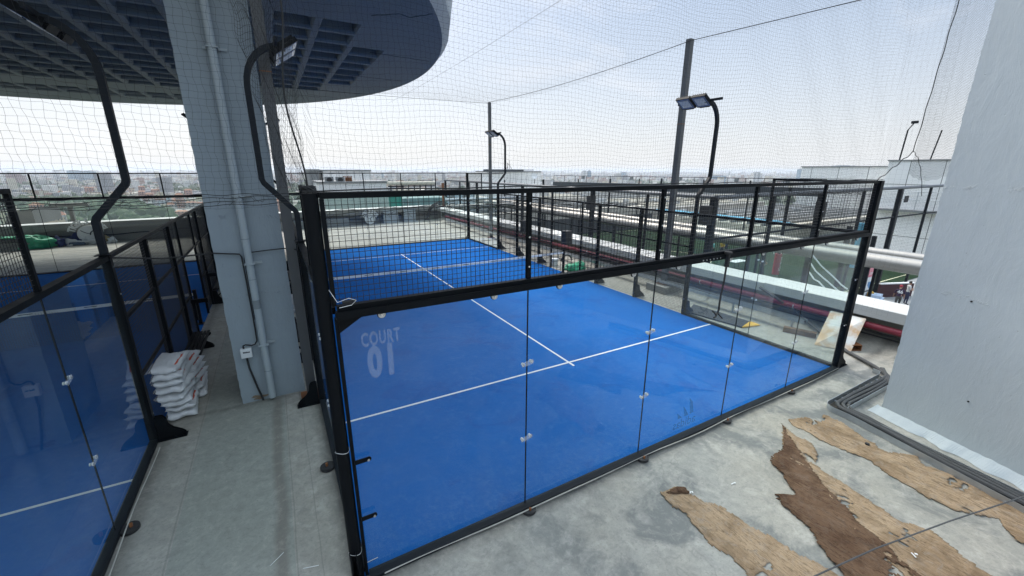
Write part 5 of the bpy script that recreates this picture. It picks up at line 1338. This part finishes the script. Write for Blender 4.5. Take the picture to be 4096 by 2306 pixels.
for k in range(4):
    a, b_ = at(2655+40*k, 880+6*k, z=-2.2), at(3180, 960, z=-2.2)
    q = MB(); q.tube([(56.5+k*.5, 46.6, -2.3), (56.3+k*.5, 24+k, -2.3)], .10, 6); top(q, 'blue_pipe', M['blue'], ('first', 'second', 'third', 'fourth')[k]+' light blue pipe from the pitch edge along the pale roof', 'pipe', 'light blue pipes on the roofs')
p = at(3432, 985, t=40); q = MB(); q.tube([(p[0], p[1], -4.9), (p[0], p[1], -.6)], .42, 20); top(q, 'blue_tank', M['blue'], 'light blue cylinder tank in front of the panelled wing', 'tank', smooth=True)
rl = empty('roof_railing', BA, 'thin roof railing with small lamps above the dark far beam', 'railing')
q = MB().tube([(BA.x, BA.y, 3.35), (BB.x, BB.y, 3.35)], .035, 6)
for k in range(19): w_ = BA+bd*(k/18); q.tube([(w_.x, w_.y, 2.4), (w_.x, w_.y, 3.35)], .03, 5)
q.build('rail', ST, rl)
for x in (.15, .37, .56, .75, .9): MB().box(BA+bd*x+Vector((0, 0, 1.1)), (.35, .3, .4)).build('lamp', M['greywall'], rl)

# ================================================================== people
def person(p, face, shirt, pants, hair, label, pose='stand', skin=(.36, .20, .13), cap=None, H_=1.72, print_=None):
    """one skinned figure; local +y is where it faces"""
    R = Matrix.Rotation(face, 3, 'Z'); o0 = Vector(p)
    J = {}; rad = {}
    def j(n, x, y, z, r): J[n] = Vector((x, y, z)); rad[n] = r
    lean = .14 if pose in ('lean', 'walk') else 0
    j('pel', 0, 0, .93, .135); j('waist', 0, lean*.3, 1.08, .125); j('chest', 0, lean*.8, 1.30, .155); j('neckb', 0, lean+.0, 1.455, .07); j('neck', 0, lean+.02, 1.50, .055); j('head', 0, lean+.04, 1.60, .088); j('crown', 0, lean+.035, 1.68, .075)
    st = .20 if pose in ('walk', 'lean') else .03
    for s, nm in ((-1, 'l'), (1, 'r')):
        f = st*s
        j(nm+'hip', .09*s, 0, .86, .095); j(nm+'knee', .10*s, f*.6+.03, .49, .062); j(nm+'ank', .10*s, f, .09, .042); j(nm+'toe', .11*s, f+.15, .035, .036)
        j(nm+'sh', .185*s, lean*.9, 1.40, .062)
        if pose == 'hands_up': j(nm+'elb', .33*s, .06, 1.52, .042); j(nm+'wri', .16*s, .06, 1.66, .030); j(nm+'hand', .10*s, .06, 1.70, .034)
        elif pose == 'bent': j(nm+'elb', .25*s, lean+.02, 1.14, .042); j(nm+'wri', .16*s, lean+.26, 1.16, .030); j(nm+'hand', .13*s, lean+.34, 1.18, .034)
        else: j(nm+'elb', .25*s, lean*.7-.02-f*.3, 1.13, .042); j(nm+'wri', .27*s, lean*.7+.08-f*.5, .90, .030); j(nm+'hand', .265*s, lean*.7+.11-f*.5, .81, .034)
    E_ = [('pel', 'waist'), ('waist', 'chest'), ('chest', 'neckb'), ('neckb', 'neck'), ('neck', 'head'), ('head', 'crown')]
    for s in 'lr': E_ += [('pel', s+'hip'), (s+'hip', s+'knee'), (s+'knee', s+'ank'), (s+'ank', s+'toe'), ('chest', s+'sh'), (s+'sh', s+'elb'), (s+'elb', s+'wri'), (s+'wri', s+'hand')]
    nm = list(J); sc = H_/1.76
    me = D.meshes.new('tmp'); me.from_pydata([J[n]*sc for n in nm], [(nm.index(a), nm.index(b)) for a, b in E_], [])
    ob = D.objects.new('tmp', me); COL.objects.link(ob)
    md = ob.modifiers.new('s', 'SKIN'); sv = me.skin_vertices[0].data
    for i, n in enumerate(nm): sv[i].radius = (rad[n]*sc, rad[n]*sc*(.72 if n in ('pel', 'waist', 'chest') else 1)); sv[i].use_root = (n == 'pel')
    sb = ob.modifiers.new('d', 'SUBSURF'); sb.levels = 2; sb.render_levels = 2
    dg = bpy.context.evaluated_depsgraph_get(); dg.update(); bme = D.meshes.new_from_object(ob.evaluated_get(dg)); D.objects.remove(ob)
    mats = [plain('skin_tone', skin, .6), plain('shirt', shirt, .85, 0, .2, 12), plain('trousers', pants, .85, 0, .2, 12), M['rubber']]
    bme.materials.clear(); [bme.materials.append(m_) for m_ in mats]
    for f in bme.polygons:
        c = f.center/sc; f.use_smooth = True
        if c.z < .10: f.material_index = 3
        elif c.z < .97 and abs(c.x) < .225: f.material_index = 2
        elif c.z < 1.475 and (c-J['lwri']).length > .26 and (c-J['rwri']).length > .26: f.material_index = 1
        else: f.material_index = 0
    M4 = Matrix.Translation(o0) @ R.to_4x4(); bme.transform(M4)
    root = empty('person', o0, label, 'person'); bo = D.objects.new('body', bme); COL.objects.link(bo); attach(bo, root)
    hm = MB(); hc = J['head']*sc
    bm = bmesh.new(); bmesh.ops.create_uvsphere(bm, u_segments=16, v_segments=10, radius=.104*sc)
    for v in list(bm.verts):
        if v.co.z < -.02 or (v.co.y > .05 and v.co.z < .03): bm.verts.remove(v) if False else None
    bm2 = [v for v in bm.verts if v.co.z < -.035 or (v.co.y > .045 and v.co.z < .035)]; bmesh.ops.delete(bm, geom=bm2, context='VERTS')
    for v in bm.verts: v.co = Vector((v.co.x*.93, v.co.y*1.08, v.co.z*1.05))+hc+Vector((0, -.008, .045))
    if cap:
        b0 = [bm.verts.new(hc+Vector((x, y, .07))) for x, y in ((-.07, .08), (.07, .08), (.055, .18), (-.055, .18))]; bm.faces.new(b0)
    m2 = D.meshes.new('hair'); bm.to_mesh(m2); bm.free(); m2.transform(M4); m2.materials.append(plain('cap_or_hair', cap or hair, .8))
    h = D.objects.new('cap' if cap else 'hair', m2); COL.objects.link(h); attach(h, root)
    # face details
    fm = MB()
    for s in (-1, 1): c = M4 @ (hc+Vector((.032*s, .082, .012))); fm.cyl(c, .010, .008, 8, (M4.to_3x3() @ Vector((0, 1, 0))))
    c = M4 @ (hc+Vector((0, .08, -.045))); fm.cyl(c, .018, .008, 8, (M4.to_3x3() @ Vector((0, 1, 0)))); fm.build('eyes_and_mouth', M['rubber'], root)
    if print_: text_obj('jersey_number', print_, .30, M4 @ frame((0, -.118+lean*.6, 1.24), (1, 0, 0), (0, lean*.9, 1)), M['white'], root, depth=.01, bold=.008)
    return root
def gp(u, v, t): a = at(u, v, t=t); return a[0], a[1], -4.93
fa = lambda p: math.atan2(p[1]-CP[1], p[0]-CP[0])-PI/2
p = gp(3606, 1150, 27.9); person(p, fa(p)+.1, (.030, .015, .045), (.06, .06, .055), (.02, .02, .02), 'person in a dark jersey numbered 46 and a red cap, seen from behind', 'walk', cap=(.28, .02, .035), print_='46')
p = gp(3641, 1135, 29); person(p, fa(p)-1.2, (.50, .50, .48), (.02, .025, .06), (.02, .018, .015), 'person in a light grey polo and dark trousers at the pillar edge', 'bent')
p = gp(3056, 1033, 35.5); person(p, fa(p)-.6, (.48, .46, .42), (.02, .022, .03), (.03, .022, .018), 'person in a pale checked shirt with hands raised to the head', 'hands_up')
p = gp(2858, 963, 45); person(p, fa(p)+1.4, (.18, .52, .47), (.02, .02, .025), (.02, .018, .015), 'person in a mint green shirt standing on the pitch')
p = gp(2891, 967, 45.5); person(p, fa(p)+2.6, (.62, .42, .04), (.05, .06, .09), (.02, .018, .015), 'person in a yellow shirt facing the mint-shirted one')
p = gp(2908, 970, 46.5); person(p, fa(p)+.4, (.03, .05, .10), (.03, .035, .05), (.02, .018, .015), 'person in dark blue standing right of the yellow shirt')
p = gp(2929, 992, 43); person((p[0], p[1], -5.35), fa(p)-1.2, (.10, .035, .03), (.03, .03, .035), (.02, .018, .015), 'dark-haired person low down at the coping edge', 'bent')

# ================================================================== the city below
bmc = MB(); cx = 0; N = 24
struct(MB().add([(-9000, -2000, -56), (14000, -2000, -56), (14000, 16000, -56), (-9000, 16000, -56)], [(0, 1, 2, 3)]), 'city_ground', M['city'])
hz = MB(); rg = random.Random(17)
def polar(az, d): a = math.radians(az); return CP[0]+d*math.sin(a), CP[1]+d*math.cos(a)
# wooded hills between the districts
wd = MB()
for k in range(2600):
    az = rg.choice((rg.uniform(-22, 16), rg.uniform(-22, 16), rg.uniform(16, 75))); d = rg.uniform(300, 3200)*rg.uniform(.5, 1)
    g = noise.noise(Vector((az*.11, d*.0016, 3)))
    if g < -.02: continue
    x, y = polar(az, d); s = rg.uniform(5, 13); h = rg.uniform(7, 17)
    n = 6; vs = []; 
    for (zz_, q_) in ((-56, .7), (-56+h*.35, 1.0), (-56+h*.75, .75), (-56+h, .15)):
        for i in range(n):
            w = 2*PI*i/n+rg.uniform(-.3, .3); rr_ = s*q_*rg.uniform(.7, 1.25); vs.append((x+rr_*math.cos(w), y+rr_*math.sin(w), zz_+rg.uniform(-1.2, 1.2)*(zz_ > -56)))
    fs = [(l*n+i, l*n+(i+1) % n, (l+1)*n+(i+1) % n, (l+1)*n+i) for l in range(3) for i in range(n)]+[tuple(3*n+i for i in range(n))]
    wd.add(vs, fs)
o = wd.build('woodland', M['leaf'], None, False, False); tag(o, 'hazy green woodland between the districts of the city below', 'woodland', kind='stuff')

def house_proto(i):
    """a few kinds of small town building, unit footprint about 10 m"""
    m_ = MB(); m_.mi = 0; h = (6, 9, 12, 7, 15, 6, 10, 8)[i]
    m_.bb(-5, 5, -4, 4, 0, h); m_.mi = 1
    if i in (0, 3, 5): m_.bb(-5.1, 5.1, -4.1, 4.1, h, h+.5); m_.mi = 0; m_.bb(1, 4, -3, 1, h+.5, h+2.8); m_.mi = 1; m_.bb(.9, 4.1, -3.1, 1.1, h+2.8, h+3.0)
    elif i in (1, 4): m_.add([(-5.4, -4.4, h), (5.4, -4.4, h), (5.4, 4.4, h), (-5.4, 4.4, h), (-3.5, 0, h+2.2), (3.5, 0, h+2.2)], [(0, 1, 5, 4), (1, 2, 5), (2, 3, 4, 5), (3, 0, 4), (3, 2, 1, 0)])
    else: m_.bb(-5.1, 5.1, -4.1, 4.1, h, h+.8); m_.mi = 2; m_.cyl((-2.5, 1, h+1.7), .9, 1.8, 10)
    o = m_.build('house', [HC[i], plain('roof_%d' % i, ((.33, .31, .28), (.30, .14, .09), (.36, .36, .34), (.42, .40, .36), (.34, .18, .11), (.25, .25, .25), (.38, .36, .30), (.30, .30, .32))[i], .9, 0, .3, .4), M['rubber']], None, False)
    return o
labs = ['small cream flat-roofed house in the hazy town below', 'small beige house with a red-brown hipped roof in the hazy town below', 'tawny flat-roofed block with a roof tank in the hazy town below', 'small white flat-roofed house in the hazy town below', 'narrow brick house with a hipped roof in the hazy town below', 'dark grey flat-roofed house in the hazy town below', 'ochre flat-roofed block with a roof tank in the hazy town below', 'pale blue-grey block with a roof tank in the hazy town below']
protos = [house_proto(i) for i in range(8)]; used = [False]*8; placed = []
def place(i, x, y, s, rz):
    o = protos[i] if not used[i] else protos[i].copy()
    if used[i]: COL.objects.link(o)
    used[i] = True; o.location = (x, y, -56); o.rotation_euler = (0, 0, rz); o.scale = s
    tag(o, labs[i], 'house', 'houses of the hazy town below')
cnt = 0; tries = 0
while cnt < 285 and tries < 9000:
    tries += 1; az = rg.uniform(-21, 2); d = rg.uniform(330, 1300)
    if cnt > 225: az = rg.uniform(16, 62); d = rg.uniform(500, 1500)
    g = noise.noise(Vector((az*.11, d*.0016, 3)))
    if g > .06: continue
    x, y = polar(az, d)
    if any((x-a)**2+(y-b)**2 < 13**2 for a, b in placed): continue
    placed.append((x, y)); place(rg.randrange(8), x, y, (rg.uniform(.7, 1.5), rg.uniform(.7, 1.4), rg.uniform(.7, 1.6)), rg.uniform(-.5, .5)); cnt += 1
for i in range(8):
    if not used[i]: D.objects.remove(protos[i])
ct = MB()
for k in range(15000):
    az = rg.uniform(-24, 78); d = 1100+9000*rg.random()**1.15
    g = noise.noise(Vector((az*.11, d*.0016, 3)))
    if g > .12 and d < 4500: continue
    x, y = polar(az, d); s = rg.uniform(7, 16)*(1+d/6000); h = rg.uniform(6, 15)*(1+(rg.random() < .06)*rg.uniform(.5, 2.6)); ct.mi = rg.randrange(5)
    w = rg.uniform(.6, 1.4)
    ct.box((x, y, -56+h/2), (s*w, s, h), rg.uniform(-.6, .6))
o = ct.build('distant_city', [plain('city_tone_%d' % i, c, .9) for i, c in enumerate([(.62, .61, .58), (.42, .41, .39), (.34, .22, .17), (.52, .48, .38), (.25, .26, .27)])], None, False, False)
tag(o, 'endless hazy sprawl of the distant city out to the horizon', 'city', kind='stuff')
def tower(u, vtop, w, d, mat, label, parts=1):
    a = at(u, vtop, t=d); r = empty('office_tower', (a[0], a[1], -56), label, 'office tower', 'distant towers on the skyline')
    W = w/FPX*d; m_ = MB(); m_.box((a[0], a[1], (a[2]-56)/2), (W, W*.8, a[2]+56), -YAW); m_.build('shaft', mat, r)
    MB().box((a[0], a[1], a[2]+1.2), (W*.6, W*.5, 2.4), -YAW).build('roof_room', M['greywall'], r)
for args in ((52, 698, 34, 1500, M['tower_r'], 'dark reddish block on the skyline at far left'), (78, 704, 24, 1520, M['tower_r'], 'lower reddish block beside the one at far left'), (296, 684, 34, 1900, M['tower_b'], 'grey-blue tower left of the light pole, the left one of three'), (325, 692, 34, 1920, M['tower_b'], 'grey-blue tower left of the light pole, the middle and lower of three'), (355, 686, 32, 1900, M['tower_b'], 'grey-blue tower left of the light pole, the right one of three'),
             (2338, 686, 22, 1700, M['tower_w'], 'pale slender tower right of the satellite dish'), (2357, 685, 14, 1750, M['tower_b'], 'bluish slender tower beside the pale slender one'), (2494, 691, 20, 2300, M['tower_b'], 'small blue block on the skyline left of the tallest mast'), (3026, 693, 32, 1300, M['tower_w'], 'broad white tower on the skyline right of the blue floodlights'),
             (3208, 678, 24, 1500, M['tower_b'], 'tall blue-glass tower right of the broad white one'), (3236, 684, 26, 1450, M['tower_w'], 'white tower touching the blue-glass one'), (3372, 664, 60, 2400, M['tower_b'], 'wide blue tower peeping over the white panelled wing'), (2870, 704, 50, 1700, M['tower_b'], 'low wide blue block behind the right floodlight pole'), (1530, 694, 8, 2600, M['tower_b'], 'tiny grey tower right of the tall plant room')):
    tower(*args)

# ================================================================== air, sky, light
hzm = D.materials.new('haze_air'); hzm.use_nodes = True; nt = hzm.node_tree; nt.nodes.clear()
ho = nt.nodes.new('ShaderNodeOutputMaterial'); pv = nt.nodes.new('ShaderNodeVolumePrincipled'); pv.inputs['Color'].default_value = (.80, .85, .93, 1); pv.inputs['Density'].default_value = HAZE; pv.inputs['Anisotropy'].default_value = 0.2
nt.links.new(pv.outputs[0], ho.inputs['Volume'])
hb = MB().bb(-9500, 14500, -2500, 16500, -57.5, 22).build('haze', hzm, None, False)
tag(hb, 'pale haze hanging over the city', 'haze', kind='stuff'); hb.display_type = 'WIRE'

SE, SA = math.radians(SUN_EL), math.radians(SUN_AZ)      # azimuth from +y towards +x
sl = D.lights.new('sun', 'SUN'); so = D.objects.new('sun', sl); COL.objects.link(so); sl.energy = SUN_E; sl.angle = math.radians(SUN_ANG); sl.color = (1, .965, .91)
dirv = Vector((math.sin(SA)*math.cos(SE), math.cos(SA)*math.cos(SE), math.sin(SE)))
so.rotation_euler = (-dirv).to_track_quat('-Z', 'Y').to_euler(); so.location = dirv*60
wd = D.worlds.new('World'); scn.world = wd; wd.use_nodes = True; nt = wd.node_tree; nt.nodes.clear()
out = nt.nodes.new('ShaderNodeOutputWorld'); bg = nt.nodes.new('ShaderNodeBackground'); sky = nt.nodes.new('ShaderNodeTexSky'); sky.sky_type = 'NISHITA'; sky.sun_disc = False
sky.sun_elevation = SE; sky.sun_rotation = SA; sky.air_density = 1.0; sky.dust_density = 4.0; sky.ozone_density = 1.5; sky.altitude = 600
tc = nt.nodes.new('ShaderNodeTexCoord'); sp = nt.nodes.new('ShaderNodeSeparateXYZ'); nt.links.new(tc.outputs['Generated'], sp.inputs[0])
mp = nt.nodes.new('ShaderNodeMapping'); mp.inputs['Scale'].default_value = (1, 1, 2.6); nt.links.new(tc.outputs['Generated'], mp.inputs[0])
nz = nt.nodes.new('ShaderNodeTexNoise'); nz.inputs['Scale'].default_value = 3.1; nz.inputs['Detail'].default_value = 7; nz.inputs['Roughness'].default_value = .55; nz.inputs['Distortion'].default_value = .35; nt.links.new(mp.outputs[0], nz.inputs[0])
rp_ = nt.nodes.new('ShaderNodeValToRGB'); nt.links.new(nz.outputs[0], rp_.inputs[0]); e = rp_.color_ramp.elements; e[0].position = .53; e[0].color = (0, 0, 0, 1); e[1].position = .66; e[1].color = (1, 1, 1, 1)
mx = nt.nodes.new('ShaderNodeMix'); mx.data_type = 'RGBA'; nt.links.new(sky.outputs[0], mx.inputs[6]); mx.inputs[7].default_value = CLOUD
ml = nt.nodes.new('ShaderNodeMath'); ml.operation = 'MULTIPLY'; nt.links.new(rp_.outputs[0], ml.inputs[0]); ml.inputs[1].default_value = .62; nt.links.new(ml.outputs[0], mx.inputs[0])
# white haze towards the horizon
mr = nt.nodes.new('ShaderNodeMapRange'); nt.links.new(sp.outputs[2], mr.inputs[0]); mr.inputs[1].default_value = 0; mr.inputs[2].default_value = .38; mr.inputs[3].default_value = HZ_LO; mr.inputs[4].default_value = HZ_HI
mx2 = nt.nodes.new('ShaderNodeMix'); mx2.data_type = 'RGBA'; nt.links.new(mx.outputs[2], mx2.inputs[6]); hc = nt.nodes.new('ShaderNodeMapRange'); nt.links.new(sp.outputs[2], hc.inputs[0]); hc.inputs[1].default_value = 0; hc.inputs[2].default_value = .40
hm_ = nt.nodes.new('ShaderNodeMix'); hm_.data_type = 'RGBA'; nt.links.new(hc.outputs[0], hm_.inputs[0]); hm_.inputs[6].default_value = HAZECOL; hm_.inputs[7].default_value = HAZEHI; nt.links.new(hm_.outputs[2], mx2.inputs[7]); nt.links.new(mr.outputs[0], mx2.inputs[0])
zr = nt.nodes.new('ShaderNodeMapRange'); nt.links.new(sp.outputs[2], zr.inputs[0]); zr.interpolation_type = 'SMOOTHSTEP'; zr.inputs[1].default_value = .34; zr.inputs[2].default_value = .9; zr.inputs[3].default_value = 1; zr.inputs[4].default_value = ZEN
vm = nt.nodes.new('ShaderNodeVectorMath'); vm.operation = 'SCALE'; nt.links.new(mx2.outputs[2], vm.inputs[0]); nt.links.new(zr.outputs[0], vm.inputs['Scale'])
vn = nt.nodes.new('ShaderNodeMix'); vn.data_type = 'RGBA'; vn.blend_type = 'MULTIPLY'; nt.links.new(vm.outputs[0], vn.inputs[6]); vn.inputs[7].default_value = (1.08, 1, .87, 1); zf = nt.nodes.new('ShaderNodeMapRange'); nt.links.new(sp.outputs[2], zf.inputs[0]); zf.inputs[1].default_value = .35; zf.inputs[2].default_value = .8; nt.links.new(zf.outputs[0], vn.inputs[0])
nt.links.new(vn.outputs[2], bg.inputs[0]); bg.inputs[1].default_value = SKY_E; nt.links.new(bg.outputs[0], out.inputs[0])

scn.view_settings.view_transform = 'Standard'; scn.view_settings.look = 'None'; scn.view_settings.gamma = 1; scn.view_settings.exposure = EXPO
scn.cycles.max_bounces = 10; scn.cycles.transparent_max_bounces = 40; scn.cycles.diffuse_bounces = 3; scn.cycles.glossy_bounces = 3; scn.cycles.volume_bounces = 1
scn.cycles.caustics_reflective = False; scn.cycles.caustics_refractive = False
